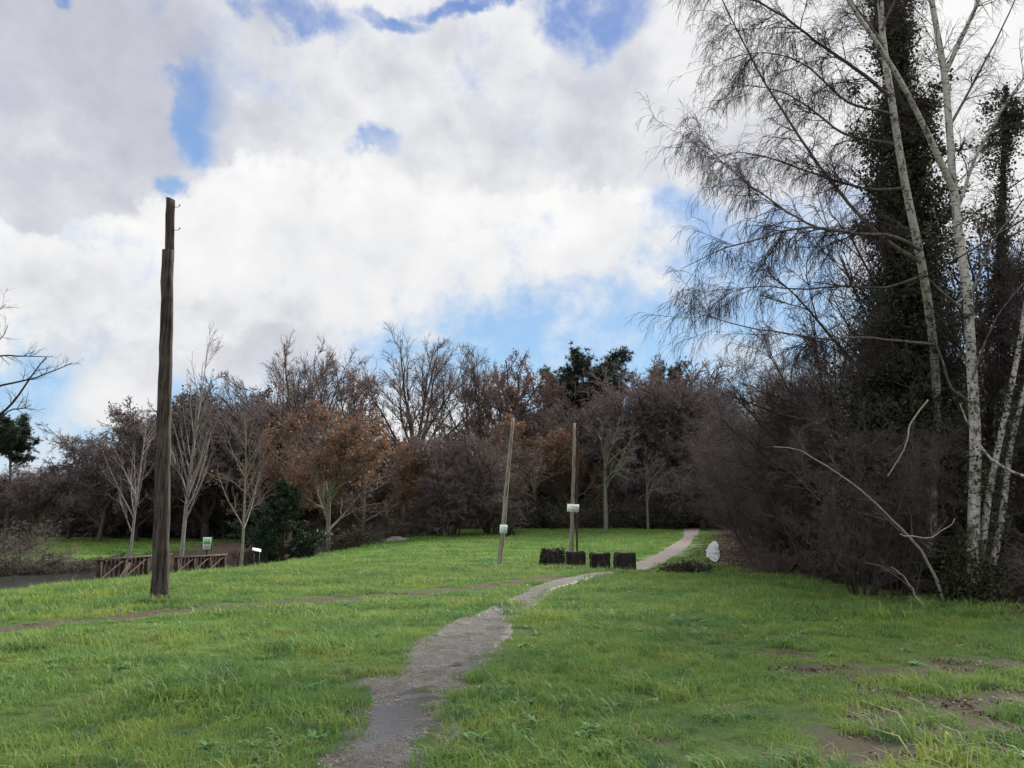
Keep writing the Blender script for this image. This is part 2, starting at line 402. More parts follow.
for a, b in tr: p = G(a, b); TX.append(p[0]); TY.append(p[1])
def track_q(x, y):
    return np.abs(y - np.interp(x, TX, TY)) / (.62 + .4 * sm(-6, 0, x) + .2 * vnoise(x, y, 1.3, 9)) + (np.asarray(x) > TX[-1]) * 9 + (np.asarray(x) < TX[0]) * 9
mud_and_shade_spots = [(905, 742, .7, .4), (872, 712, .5, .4), (985, 700, 1.2, .7), (838, 672, .55, .6), (930, 676, .9, .6), (1010, 668, 1.1, .7), (860, 690, .35, .35), (950, 735, .5, .3), (40, 607, 1.0, .5), (120, 611, .7, .4), (655, 743, .25, .2), (160, 604, .6, .45), (900, 760, .8, .3), (190, 605, .7, .3), (165, 606, .5, .5), (960, 712, .8, .5), (1015, 735, .8, .5), (790, 655, .4, .3), (885, 725, .35, .3), (930, 760, .6, .2)]  # bare mud, plus a dark spot painting contact shade at the left pole foot
MS = [(G(a, b), rx, ry) for a, b, rx, ry in mud_and_shade_spots]
def mud_shade_m(x, y):
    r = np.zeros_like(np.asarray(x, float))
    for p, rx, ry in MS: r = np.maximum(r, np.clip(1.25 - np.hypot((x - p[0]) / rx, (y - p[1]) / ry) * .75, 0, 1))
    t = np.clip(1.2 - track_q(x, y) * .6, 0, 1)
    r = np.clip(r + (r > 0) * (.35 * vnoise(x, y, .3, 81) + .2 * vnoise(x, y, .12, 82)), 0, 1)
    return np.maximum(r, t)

# ------------------------------------------------------------------ ground
def spaced(lo, hi, near, n):
    t = np.linspace(-1, 1, n); k = 6.2
    s = np.sinh(k * t) / np.sinh(k); return np.where(s < 0, -lo * s * -1, hi * s)
ys = np.concatenate([-np.geomspace(1500, 3, 30), np.arange(-2, 3, .5), np.arange(3, 14, .12), np.arange(14, 40, .3), np.arange(40, 130, 1.0), np.geomspace(131, 2500, 40)])
xh = np.concatenate([np.arange(0, 12, .14), np.arange(12, 30, .4), np.arange(30, 90, 1.6), np.geomspace(92, 2200, 35)])
xs = np.concatenate([-xh[:0:-1], xh])
X, Y = np.meshgrid(xs, ys); Z = height(X, Y)
nx, ny = len(xs), len(ys); I = np.arange(nx * ny).reshape(ny, nx)
Q = np.stack([I[:-1, :-1], I[:-1, 1:], I[1:, 1:], I[1:, :-1]], -1).reshape(-1, 4)
D_ = crest_d(X, Y)
litter = sm(-.6, .8, X - edge_x(Y)) * .9
litter = np.maximum(litter, sm(66, 74, Y) * .8)
litter = np.maximum(litter, .75 * sm(1.5, 4, D_) * (1 - sm(16, 20, D_)) * (Y < 70))
me = mk_mesh('ground', np.stack([X, Y, Z], -1).reshape(-1, 3), Q, smooth=True,
             attrs={'litter': litter.ravel(), 'mud': mud_shade_m(X, Y).ravel(), 'near': (1 - sm(20, 45, Y)).ravel()})
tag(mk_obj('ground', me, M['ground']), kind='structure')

def pbump(x, y):
    a_, b_ = x * .78 + y * .62, y * .78 - x * .62
    return .024 * vnoise(a_, b_, .36, 21) + .018 * vnoise(x * .5 - y * .86, y * .5 + x * .86, .19, 22) + .008 * vnoise(a_, b_, .07, 23)
# path sheet
pyv = np.concatenate([np.arange(1.0, 14, .03), np.arange(14, 75, .2)]); pxn = 61
u = np.linspace(-1.6, 1.6, pxn)
cc = np.interp(pyv, PY, PC)[:, None]; hh = np.interp(pyv, PY, PH)[:, None]
X = cc + u[None, :] * hh; Y = np.repeat(pyv[:, None], pxn, 1)
q = path_q(X, Y)
Z = height(X, Y) * 1.0 + .014 + sm(14, 40, Y) * .05 + pbump(X, Y) * (1 - .95 * sm(8, 13, Y)) + .035 * sm(8, 13, Y) - .10 * sm(.85, 1.4, q) * (1 + 1.2 * sm(20, 40, Y))
I = np.arange(X.size).reshape(X.shape)
Q = np.stack([I[:-1, :-1], I[:-1, 1:], I[1:, 1:], I[1:, :-1]], -1).reshape(-1, 4)
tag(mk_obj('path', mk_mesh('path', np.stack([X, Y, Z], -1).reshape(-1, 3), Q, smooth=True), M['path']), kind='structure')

# puddles: flat water sheets lying in the dips of the path
def puddle(k, label, seed):
    cx_, cy_, rx, ry = PUD[k]; rg = np.random.default_rng(seed)
    a = np.linspace(0, 2 * math.pi, 60, endpoint=False); r = 1.5 + .12 * np.sin(3 * a + rg.random() * 6) + .08 * np.sin(7 * a + rg.random() * 6)
    V = np.concatenate([[[0, 0, 0]], np.stack([rx * r * np.cos(a), ry * r * np.sin(a), np.zeros(60)], 1)])
    T = [[0, i + 1, (i + 1) % 60 + 1] for i in range(60)]
    o = mk_obj('puddle', mk_mesh('puddle', V, None, T), M['puddle']); o.location = (cx_, cy_, -.0545 - .002 * k); tag(o, label, 'puddle', kind='structure'); return o
puddle(0, 'wide shallow puddle on the muddy path', 1)
puddle(1, 'shallow puddle at the near left edge of the muddy path', 2)
puddle(2, 'small puddle in the near right rut of the muddy path', 3)
puddle(3, 'narrow puddle on the middle stretch of the path', 4)
# stream
ysx = np.linspace(12, 66, 60); xl = np.interp(ysx, CRY, CRX)
V = []; 
for x, y in zip(xl, ysx):
    for d in (4.0, 8, 12, 14.5): V.append([x - d, y, -.72])
I = np.arange(len(V)).reshape(60, 4); Q = np.stack([I[:-1, :-1], I[:-1, 1:], I[1:, 1:], I[1:, :-1]], -1).reshape(-1, 4)
tag(mk_obj('stream', mk_mesh('stream', V, Q), M['stream']), kind='structure')

# ------------------------------------------------------------------ grass
rng = np.random.default_rng(7)
def tuft(rng, nb, rad, h0, w, broad=0.0, lean=.5):
    a = rng.random(nb) * 2 * math.pi; r = rad * np.sqrt(rng.random(nb))
    base = np.stack([r * np.cos(a), r * np.sin(a), np.full(nb, -.015)], 1)
    az = rng.random(nb) * 2 * math.pi; d = np.stack([np.cos(az), np.sin(az), np.zeros(nb)], 1); s = np.stack([-np.sin(az), np.cos(az), np.zeros(nb)], 1)
    h = h0 * rng.lognormal(0, .35, nb)[:, None]; ln = (rng.random((nb, 1)) * lean + .05) * h; w = w * rng.uniform(.6, 1.4, (nb, 1))
    b0, b1 = base - s * w / 2, base + s * w / 2
    m0 = base + d * ln * .45 + np.array([0, 0, 1]) * h * .62
    tip = base + d * ln * 1.5 + np.array([0, 0, 1]) * h * (1 - .3 * (ln / h))
    V = np.stack([b0, b1, m0 + s * w * .45, m0 - s * w * .45, tip], 1).reshape(-1, 3)
    k = np.arange(nb)[:, None] * 5
    Q = k + np.array([[0, 1, 2, 3]]); T = k + np.array([[3, 2, 4]])
    return V, Q, T, np.repeat(rng.random(nb), 5)
protos = []
def proto(name, nb, rad, h, w, mat='grass', lean=.6, tmul=1.0, toff=0.0):
    V, Q, T, t = tuft(rng, nb, rad, h, w, lean=lean); me = mk_mesh(name, V, Q, T, t * tmul + toff); me.materials.append(M[mat]); return me
near_p = [proto('grass_tuft', 150, .21, .050, .0055, lean=.9, tmul=.93) for _ in range(4)] + [proto('grass_tuft', 130, .18, .075, .0075, lean=1.0) for _ in range(3)] + [proto('grass_tuft', 60, .12, .12, .009, lean=1.0) for _ in range(2)]
mid_p = [proto('grass_patch', 420, .45, .06, .009, lean=.8, tmul=.93) for _ in range(4)] + [proto('grass_patch', 300, .4, .10, .012, lean=.9) for _ in range(2)]
far_p = [proto('grass_patch', 420, .95, .08, .02, lean=.8, tmul=.93) for _ in range(4)]
def scat(spacing, y0, y1, wid, keep, jit=.5):
    yy = np.arange(y0, y1, spacing); pts = []
    for y in yy:
        xw = wid * y + 1.5; xx = np.arange(-xw, xw, spacing); pts.append(np.stack([xx, np.full(len(xx), y)], 1))
    p = np.concatenate(pts); p = p + rng.uniform(-jit, jit, p.shape) * spacing
    return p[keep(p[:, 0], p[:, 1])]
def keep_common(x, y, pe=1.0, me_=.8):
    q = path_q(x, y); m = mud_shade_m(x, y) + .5 * vnoise(x, y, .5, 31)
    tq = track_q(x, y)
    k = (q > pe) & (rng.random(len(x)) > np.clip((m - .4) * 1.7, 0, np.where(tq < 1.2, .95, .86)))
    k &= x < edge_x(y) + .3 + .5 * vnoise(x, y, 1.2, 41)
    dd = crest_d(x, y); k &= (dd < 4.5) | (dd > 17)
    return k
def put(name, p, protos, idx, sc, label):
    z = height(p[:, 0], p[:, 1]); pts = np.concatenate([p, z[:, None]], 1)
    return gn_scatter(name, pts, rng.random(len(p)) * 6.283, sc, idx, protos, label)
def sizes(p, b=1.0):
    nt_ = np.clip(.35 + .2 * track_q(p[:, 0], p[:, 1]), .35, 1)
    return nt_ * b * (1 + .55 * vnoise(p[:, 0], p[:, 1], 1.4, 51) + .45 * vnoise(p[:, 0], p[:, 1], .5, 52)) * rng.uniform(.8, 1.2, len(p))
p1 = scat(.19, 2.5, 15, .85, lambda x, y: keep_common(x, y, .98))
lush = (vnoise(p1[:, 0], p1[:, 1], .9, 61) + .5 * vnoise(p1[:, 0], p1[:, 1], 3, 62))
i1 = np.where(lush > .55, rng.integers(4, 9, len(p1)), rng.integers(0, 5, len(p1)))
# sparse small tufts growing on the edges of the path
pe = scat(.14, 2.5, 14, .5, lambda x, y: (path_q(x, y) > .5) & (path_q(x, y) < 1.05) & (rng.random(len(x)) < 1.1 * (path_q(x, y) - .35) ** 1.3))
p2 = scat(.42, 14.5, 38, .80, lambda x, y: keep_common(x, y, 1.25))
p3 = scat(.95, 37, 74, .8, lambda x, y: keep_common(x, y, 1.7) & (crest_d(x, y) < 5))
p4 = scat(1.3, 30, 75, 1.0, lambda x, y: (crest_d(x, y) > 17))
pf = []
for a, b_, k_, s_ in ((161, 604, 60, .3), (499, 568, 30, .25), (574, 563, 30, .3), (553, 569, 40, .5), (576, 570, 30, .4), (600, 573, 30, .4), (625, 574, 30, .4), (713, 566, 20, .4), (925, 612, 60, 1.2), (975, 612, 60, 1.2)):
    g_ = G(a, b_); th_ = rng.random(k_) * 6.283; pf.append(np.stack([g_[0] + s_ * np.cos(th_) * rng.uniform(.6, 1.1, k_), g_[1] + s_ * np.sin(th_) * rng.uniform(.6, 1.1, k_)], 1))
pf = np.concatenate(pf)
allp = np.concatenate([p1, pe, p2, p3, p4, pf])
i2 = len(near_p) + rng.integers(0, 6, len(p2)); i3 = len(near_p) + 6 + rng.integers(0, 4, len(p3) + len(p4))
alli = np.concatenate([i1, rng.integers(0, 4, len(pe)), i2, i3, rng.integers(5, 9, len(pf))])
s1 = sizes(p1); 
alls = np.concatenate([s1, rng.uniform(.35, .7, len(pe)), sizes(p2), sizes(p3), sizes(p4), rng.uniform(.7, 1.5, len(pf))])
put('grass', allp, near_p + mid_p + far_p, alli, np.clip(alls, .35, 1.45), 'short damp green grass of the field')
# broad-leaved weeds and dry stalks among the grass
def weed_proto(nl, L, w, mat):
    a = rng.random(nl) * 6.283; d = np.stack([np.cos(a), np.sin(a), np.full(nl, .45) + rng.random(nl) * .5], 1); d = norm(d)
    s = norm(np.cross(d, [0, 0, 1])); l = L * rng.uniform(.6, 1.2, (nl, 1)); b = rng.normal(0, .02, (nl, 3)) * [1, 1, 0]
    dn = np.array([0, 0, -1.])
    V = np.stack([b - s * w * .2, b + s * w * .2, b + d * l * .5 + s * w * .5, b + d * l * .5 - s * w * .5, b + d * l * .95 + dn * l * .25], 1).reshape(-1, 3)
    k = np.arange(nl)[:, None] * 5; me = mk_mesh('weed', V, k + np.array([[0, 1, 2, 3]]), k + np.array([[3, 2, 4]]), np.repeat(rng.random(nl), 5)); me.materials.append(M[mat]); return me
wp = [weed_proto(14, .13, .028, 'weed') for _ in range(3)] + [weed_proto(26, .11, .008, 'dry') for _ in range(2)] + [weed_proto(12, .13, .007, 'dry') for _ in range(2)]
p5 = scat(.3, 3, 24, .75, lambda x, y: keep_common(x, y, 1.05, 1.4) & ((vnoise(x, y, 1.6, 71) + rng.random(len(x)) * .9 > .95) | (rng.random(len(x)) < .03)))
k5 = rng.integers(0, 3, len(p5)); md_ = (mud_shade_m(p5[:, 0], p5[:, 1]) > .35) | (rng.random(len(p5)) < .08); k5[md_] = rng.integers(3, 7, md_.sum())
put('weeds', p5, wp, k5, rng.uniform(.6, 1.3, len(p5)), 'broad-leaved weeds and dry tufts scattered in the grass')
# leaf litter and debris
def litter_proto():
    C = np.concatenate([rng.uniform(-.4, .4, (60, 2)), np.full((60, 1), .02) + rng.random((60, 1)) * .03], 1)
    V, Q, t = cards(rng, C, .06, 1.3, 1.6); me = mk_mesh('litter', V, Q, None, t); me.materials.append(M['litter']); return me
lp = [litter_proto() for _ in range(3)]
p6 = scat(.8, 8, 60, .95, lambda x, y: (x > edge_x(y) - .5) & (x < edge_x(y) + 9))
pl_ = scat(.55, 4, 22, .7, lambda x, y: (path_q(x, y) > 1) & (rng.random(len(x)) < .08))
p7 = scat(.5, 5, 12, .6, lambda x, y: (mud_shade_m(x, y) > .5) & (track_q(x, y) > 2.5))
p7 = np.concatenate([p7, pl_])
p6 = np.concatenate([p6, p7])
put('leaf_litter', p6, lp, rng.integers(0, 3, len(p6)), np.concatenate([rng.uniform(.8, 1.4, len(p6) - len(p7)), rng.uniform(.3, .5, len(p7))]), 'brown fallen leaves under the thicket and on the bare mud')
# gravel on the path
def stone_proto():
    mb = MB()
    for _ in range(14):
        c = np.array([rng.uniform(-.12, .12), rng.uniform(-.12, .12), .004]); s = rng.uniform(.004, .012)
        a = np.linspace(0, 6.283, 6)[:-1]; ring = np.stack([np.cos(a), np.sin(a), np.zeros(5)], 1) * s * rng.uniform(.7, 1.3, (5, 1))
        V = np.concatenate([ring, ring * .6 + [0, 0, s * .7]]) + c
        mb.add(V, [[i, (i + 1) % 5, 5 + (i + 1) % 5, 5 + i] for i in range(5)], [[5, 6, 7], [5, 7, 8], [5, 8, 9]])
    me = mb.mesh('gravel'); me.materials.append(M['stone']); return me
M['stone'] = plain('stone', (.19, .17, .16), .5, .4, 3)
sp = [stone_proto() for _ in range(4)]
p8 = scat(.2, 3, 14, .5, lambda x, y: (path_q(x, y) < .95) & (rng.random(len(x)) < .3))
z8 = height(p8[:, 0], p8[:, 1]) + .014 + pbump(p8[:, 0], p8[:, 1])
gn_scatter('gravel', np.concatenate([p8, z8[:, None]], 1), rng.random(len(p8)) * 6.28, rng.uniform(.7, 1.4, len(p8)), rng.integers(0, 4, len(p8)), sp, 'small loose stones on the muddy path')

# ------------------------------------------------------------------ tree archetypes (meshes built at the origin)
A1 = lambda *v: np.array([v], float)
def oak(seed, H=16, tk=.021, twig=.018, leaves=0, bark='bark_dark', tw='twig_purple', leafmat='rust', spread=1.0, leafsize=.22, pale=None, fork=.35, lf_low=0.0, n1=12, n2=8, n3=7, n4=5):
    rg = np.random.default_rng(seed)
    P0, R0 = chains(rg, A1(0, 0, -.3), A1(.05, .03, 1), np.array([H * .6]), 8, .05, .05, np.array([H * tk]), np.array([H * tk * .4]))
    P1, R1 = sub(rg, P0, R0, n1, fork, 1, .95 * spread, .35, .75, 7, .13, .055, .7, H * .003)
    P2, R2 = sub(rg, P1, R1, n2, .2, 1, .5, .4, .65, 5, .16, .05, .7, H * .0016)
    P3, R3 = sub(rg, P2, R2, n3, .15, 1, .5, .3, .65, 4, .2, .05, .7, twig * .6)
    P4, R4 = sub(rg, P3, R3, n4, .1, 1, .55, .2, .7, 2, .25, .03, .7, twig * .35, rmax=twig * .6)
    a = MB().tubes(P0, R0, 8).tubes(P1, R1, 6).tubes(P2, R2, 4)
    b = MB().tubes(P3, R3, 3, rg).tubes(P4, R4, 3, rg)
    out = {'trunk': (a.mesh('trunk', True), bark), 'crown': (b.mesh('crown'), tw)}
    if leaves:
        T = P4.reshape(-1, 3); z = T[:, 2] / H
        pr = np.clip(1 - (z - .4) * 1.2, .15, 1) ** 1.0 if lf_low else np.ones(len(T))
        cl = .5 + .5 * np.sin(T[:, 0] * 1.3 + seed) * np.sin(T[:, 1] * 1.1) * np.sin(T[:, 2] * 1.5 + 1)
        pr = pr * np.clip(cl * 1.6 - .3, 0.02, 1); pr /= pr.sum()
        C = T[rg.choice(len(T), leaves, p=pr)] + rg.normal(0, .12, (leaves, 3))
        V, Q, t = cards(rg, C, leafsize); out['leaves'] = (mk_mesh('leaves', V, Q, None, t), leafmat)
    return out, H
def fan(seed, H=16, twig=.016, leaves=0, base=.3, nl=13, wide=1.0, tw='twig_brown', n=(9, 8, 6), bark='bark_dark', leafmat='rust', leafsize=.11):
    rg = np.random.default_rng(seed)
    P0, R0 = chains(rg, A1(0, 0, -.3), A1(.0, .0, 1), np.array([H * (base + .12)]), 7, .03, .03, np.array([H * .018]), np.array([H * .009]))
    az = np.arange(nl) * 2.4 + rg.normal(0, .3, nl); tilt = np.linspace(.1, 1.22 * wide, nl); t = np.linspace(.98, .7, nl)
    S = P0[0, -1] * t[:, None]; D = np.stack([np.cos(az) * np.sin(tilt), np.sin(az) * np.sin(tilt), np.cos(tilt)], 1)
    L = H * (1 - base) * np.linspace(.93, .8, nl) * rg.uniform(.93, 1.05, nl)
    P1, R1 = chains(rg, S, D, L, 10, .075, .004, np.linspace(.011, .007, nl) * H, np.full(nl, .02))
    P2, R2 = sub(rg, P1, R1, n[0], .22, .97, .5, .55, .5, 6, .10, .012, .6, twig * 1.2)
    P3, R3 = sub(rg, P2, R2, n[1], .15, 1, .5, .3, .55, 4, .13, .03, .7, twig * .7)
    P4, R4 = sub(rg, P3, R3, n[2], .1, 1, .6, .2, .6, 2, .18, .02, .7, twig * .4, rmax=twig * .6)
    a = MB().tubes(P0, R0, 8).tubes(P1, R1, 6).tubes(P2, R2, 4); b = MB().tubes(P3, R3, 3, rg).tubes(P4, R4, 3, rg)
    out = {'trunk': (a.mesh('trunk', True), bark), 'crown': (b.mesh('crown'), tw)}
    if leaves:
        T = P4.reshape(-1, 3); z = T[:, 2] / H; pr = np.clip(1.15 - (z - .3) * 1.7, .03, 1)
        cl = np.clip(.3 + vnoise(T[:, 0] + T[:, 1] * .7, T[:, 2], 1.6, seed), 0.02, 1); pr = pr * cl; pr /= pr.sum()
        C = T[rg.choice(len(T), leaves, p=pr)] + rg.normal(0, .12, (leaves, 3)); V, Q, t_ = cards(rg, C, leafsize); out['leaves'] = (mk_mesh('leaves', V, Q, None, t_), leafmat)
    return out, H
def slim(seed, H=9, twig=.012, bark='bark_pale', tw='twig_grey', ang=.5, n1=22, spread=.45, start=.25, n3=4):
    rg = np.random.default_rng(seed)
    P0, R0 = chains(rg, A1(0, 0, -.3), A1(.02, .0, 1), np.array([H]), 10, .03, .05, np.array([H * .0125]), np.array([.01]))
    P1, R1 = sub(rg, P0, R0, n1, start, .97, spread, .75, ang, 6, .07, .09, .6, .008)
    P2, R2 = sub(rg, P1, R1, 7, .15, 1, .4, .3, .55, 4, .1, .07, .7, twig * .5)
    P3, R3 = sub(rg, P2, R2, n3, .1, 1, .5, .3, .6, 2, .15, .04, .7, twig * .35)
    a = MB().tubes(P0, R0, 8).tubes(P1, R1, 5); b = MB().tubes(P2, R2, 3, rg).tubes(P3, R3, 3, rg)
    return {'trunk': (a.mesh('trunk', True), bark), 'crown': (b.mesh('crown'), tw)}, H
def thicket(seed, H=8, nst=7, twig=.009, tw='twig_purple', n=(9, 9, 7, 3), lean=.35, bark='bark_dark', trop=.03, low=.08):
    rg = np.random.default_rng(seed)
    az = rg.random(nst) * 6.283; l = rg.uniform(.1, 1, nst) * lean * 2
    S = np.stack([np.cos(az) * .3, np.sin(az) * .3, np.full(nst, -.2)], 1); D = np.stack([np.cos(az) * l, np.sin(az) * l, np.ones(nst)], 1)
    P0, R0 = chains(rg, S, D, H * rg.uniform(.75, 1.05, nst), 9, .09, trop, rg.uniform(.05, .1, nst) * H / 8, np.full(nst, .012))
    P1, R1 = sub(rg, P0, R0, n[0], low, 1, .42, .35, .8, 6, .14, .0, .6, twig)
    P2, R2 = sub(rg, P1, R1, n[1], .1, 1, .5, .3, .75, 4, .2, .0, .7, twig * .7)
    P3, R3 = sub(rg, P2, R2, n[2], .1, 1, .5, .2, .75, 3, .25, .0, .7, twig * .45)
    b = MB().tubes(P2, R2, 3, rg).tubes(P3, R3, 3, rg)
    if n[3]:
        P4, R4 = sub(rg, P3, R3, n[3], .1, 1, .6, .2, .8, 2, .3, .0, .7, twig * .35); b.tubes(P4, R4, 3, rg)
    a = MB().tubes(P0, R0, 6).tubes(P1, R1, 4)
    return {'trunk': (a.mesh('trunk', True), bark), 'crown': (b.mesh('crown'), tw)}, H
def pine(seed, H=18):
    rg = np.random.default_rng(seed)
    P0, R0 = chains(rg, A1(0, 0, -.3), A1(0, 0, 1), np.array([H * .9]), 10, .03, .05, np.array([H * .02]), np.array([.08]))
    P1, R1 = sub(rg, P0, R0, 46, .66, 1, 1, 0, 1.05, 6, .1, .07, .5, .04, lenfix=H * .19)
    P2, R2 = sub(rg, P1, R1, 7, .35, 1, .4, .2, .7, 4, .12, .08, .6, .02)
    a = MB().tubes(P0, R0, 8).tubes(P1, R1, 5).tubes(P2, R2, 3)
    C = P2[:, 1:].reshape(-1, 3); C = np.repeat(C, 3, 0); C = C + rg.normal(0, .22, C.shape)
    V, T, t = spikes(rg, C, 16, .42, .07); b = MB().add(V, None, T, t)
    return {'trunk': (a.mesh('trunk', True), 'bark_dark'), 'crown': (b.mesh('crown'), 'darkgreen')}, H
def conifer_bush(seed, H=4):
    rg = np.random.default_rng(seed)
    P0, R0 = chains(rg, A1(0, 0, -.3), A1(0, 0, 1), np.array([H]), 6, .03, .05, np.array([.08]), np.array([.02]))
    P1, R1 = sub(rg, P0, R0, 60, .1, .98, .5, .8, 1.3, 5, .08, .03, .4, .012)
    P2, R2 = sub(rg, P1, R1, 8, .2, 1, .35, .3, .7, 3, .12, .0, .6, .008)
    a = MB().tubes(P0, R0, 8).tubes(P1, R1, 4); C = P2.reshape(-1, 3)
    V, T, t = spikes(rg, C, 16, .22, .035, .1); V2, Q2, t2 = cards(rg, C, .12, 1.6, .5)
    b = MB().add(V, None, T, t).add(V2, Q2, None, t2)
    return {'trunk': (a.mesh('trunk', True), 'bark_dark'), 'crown': (b.mesh('crown'), 'evergreen')}, H
def bush(seed, H=1.6, leafy=True, mat='undergrowth', tw='twig_brown'):
    rg = np.random.default_rng(seed); nst = 26
    az = rg.random(nst) * 6.283; S = np.stack([np.cos(az), np.sin(az), np.zeros(nst)], 1) * rg.uniform(0, .7, (nst, 1)) + [0, 0, -.1]
    D = np.stack([np.cos(az), np.sin(az), np.full(nst, 1.1)], 1) * [.8, .8, 1]
    P0, R0 = chains(rg, S, D, H * rg.uniform(.7, 1.3, nst), 6, .2, -.06, np.full(nst, .012), np.full(nst, .005))
    P1, R1 = sub(rg, P0, R0, 9, .1, 1, .45, .3, .8, 4, .2, -.05, .7, .004)
    P2, R2 = sub(rg, P1, R1, 7, .1, 1, .5, .3, .8, 3, .25, 0, .7, .003)
    out = {'stems': (MB().tubes(P0, R0, 4, rg).tubes(P1, R1, 3, rg).tubes(P2, R2, 3, rg).mesh('stems'), tw)}
    if leafy:
        T = P2.reshape(-1, 3); C = T[rg.choice(len(T), 3500)] + rg.normal(0, .04, (3500, 3)); V, Q, t = cards(rg, C, .065)
        out['leaves'] = (mk_mesh('leaves', V, Q, None, t), mat)
    return out, H

K = {}
K['oak_bare'] = [None, oak(2, 15, .018, .03, 900, leafsize=.13, n3=8, n4=7)]
K['oak_rust'] = [oak(s, 15, .015, .024, 3600, leafsize=.11, spread=.8, n1=12, n3=7, n4=6) for s in (3, 4, 5)]
K['oak_dark'] = [oak(s, 9, .024, .036, 2500, leafsize=.09, spread=.95, fork=.22, n1=14, n3=9, n4=8, tw='twig_purple', leafmat='undergrowth') for s in (6, 7)]
K['fan'] = [fan(50, 16, .02, 2400), fan(51, 14, .02, 0, tw='twig_purple', nl=11), fan(52, 12, .011, 0, tw='twig_birch', base=.2, nl=14), fan(53, 15, .022, 3600, nl=12, base=.25)]
K['maple'] = [oak(s, 8, .012, .016, 5500, leafsize=.085, n3=8, n4=6, leafmat='orange', bark='bark_lichen', tw='twig_brown', fork=.25, spread=.85) for s in (8, 9)]
K['gnarl'] = [oak(s, 10, .016, .02, 0, bark='bark_lichen', tw='twig_grey', fork=.4, spread=.75, n1=9, n2=6, n3=5, n4=3) for s in (10,)]
K['slim'] = [slim(11, 9), slim(12, 9, ang=.75, n1=16, spread=.6, tw='twig_purple')]
K['roundslim'] = [slim(13, 7, ang=.65, n1=18, spread=.62, start=.24, bark='bark_lichen', tw='twig_purple', n3=5)]
K['thicket'] = [thicket(s, 8, tw='twig_dark') for s in (20, 21, 22)]
K['willow'] = [thicket(25, 7, 12, .022, 'twig_purple', (9, 9, 7, 3), .3, trop=.05), thicket(26, 7, 12, .022, 'twig_brown', (9, 9, 7, 2), .3, trop=.05)]
K['pine'] = [pine(30), pine(31)]
K['conifer'] = [conifer_bush(32)]
K['bush'] = [bush(33), bush(34), bush(35, leafy=False)]
K['leaner'] = [thicket(40, 7, 4, .009, 'twig_dark', (10, 9, 7, 3), .75, trop=.02, low=.3)]
first = {}
TREES = 0
def place(kind, var, name, loc, height_m, label, cat='tree', group=None, rz=None, wide=1.0, lean=(0, 0)):
    global TREES
    parts, H = K[kind][var]; TREES += 1
    rg = random.Random(TREES * 17 + 3)
    key = (kind, var, name)
    if key not in first:
        o = empty(name, loc, label, cat, group); 
        for pn, (me, mt) in parts.items():
            if not me.materials: me.materials.append(M[mt])
            mk_obj(pn, me, None, o)
        first[key] = o; o['group'] = group or ''
        if not group: del o['group']
    else:
        s = first[key]; o = s.copy(); COL.objects.link(o); o.name = name
        for ch in [x for x in s.children]:
            c = ch.copy(); COL.objects.link(c); c.parent = o
        o['label'] = label; o['category'] = cat
        if group: o['group'] = group
        elif 'group' in o: del o['group']
    o.location = loc; sc = height_m / H; o.scale = (sc * wide, sc * wide, sc)
    o.rotation_euler = (lean[0], lean[1], rg.random() * 6.283 if rz is None else rz)
    return o
def actual_top(kind, var):
    parts, H = K[kind][var]; mz = 0
    for me, _ in parts.values():
        co = np.empty(len(me.vertices) * 3, np.float32); me.vertices.foreach_get('co', co); mz = max(mz, np.percentile(co[2::3], 99.7))
    return mz / H
TOP = {}
def tree(kind, var, name, px, Y, top, label, **kw):
    if (kind, var) not in TOP: TOP[(kind, var)] = actual_top(kind, var)
    g = GX(px, Y); h = (ztop(top, Y) - g[2]) * 1.05
    return place(kind, var, name, g, h / TOP[(kind, var)], label, **kw)

# -- far wood, centre
tree('fan', 0, 'oak_tree', 415, 76, 336, 'tallest bare oak with a round fan crown and a few rust leaves', wide=1.0)
gw = 'leaf-bearing trees along the back of the wood'
LB = 'tall tree with thin rusty brown leaves in the row behind the orange tree'
tree('fan', 3, 'oak_tree', 308, 78, 354, 'rusty-leaved tree just left of the tallest bare oak', group=gw)
tree('oak_rust', 1, 'oak_tree', 346, 82, 366, 'rusty-leaved tree standing close behind the left side of the tallest oak', group=gw, wide=.75)
tree('fan', 3, 'oak_tree', 478, 80, 356, 'rusty-leaved tree just right of the tallest bare oak', group=gw, wide=.85)
tree('oak_rust', 0, 'oak_tree', 512, 80, 360, 'reddish-brown tree rising above the top of the leaning pale pole', group=gw, wide=.9)
tree('oak_rust', 1, 'oak_tree', 548, 86, 372, 'brown-leaved tree between the leaning pole and the dark pine', group=gw, wide=.9)
tree('fan', 1, 'bare_tree', 280, 66, 352, 'tall bare tree with fine upswept twigs left of the rusty-leaved trees')
tree('fan', 1, 'bare_tree', 232, 80, 398, 'bare dark tree behind the two pale young trees', wide=1.0)
tree('fan', 1, 'bare_tree', 632, 82, 384, 'bare brown tree between the two dark pines', wide=.8)
tree('oak_bare', 1, 'bare_tree', 700, 80, 372, 'bare brown tree over the far end of the path', wide=.9)
tree('pine', 0, 'pine_tree', 596, 88, 358, 'broad dark green pine top above the pole with the white sign', wide=1.15)
tree('pine', 1, 'pine_tree', 662, 86, 374, 'smaller dark green pine right of the broad one', wide=.8)
tree('pine', 1, 'pine_tree', 6, 72, 418, 'dark pine cut by the left edge of the photo', wide=1.0)
tree('pine', 0, 'pine_tree', 560, 92, 380, 'low dark pine crown tucked left of the broad pine', wide=.9)
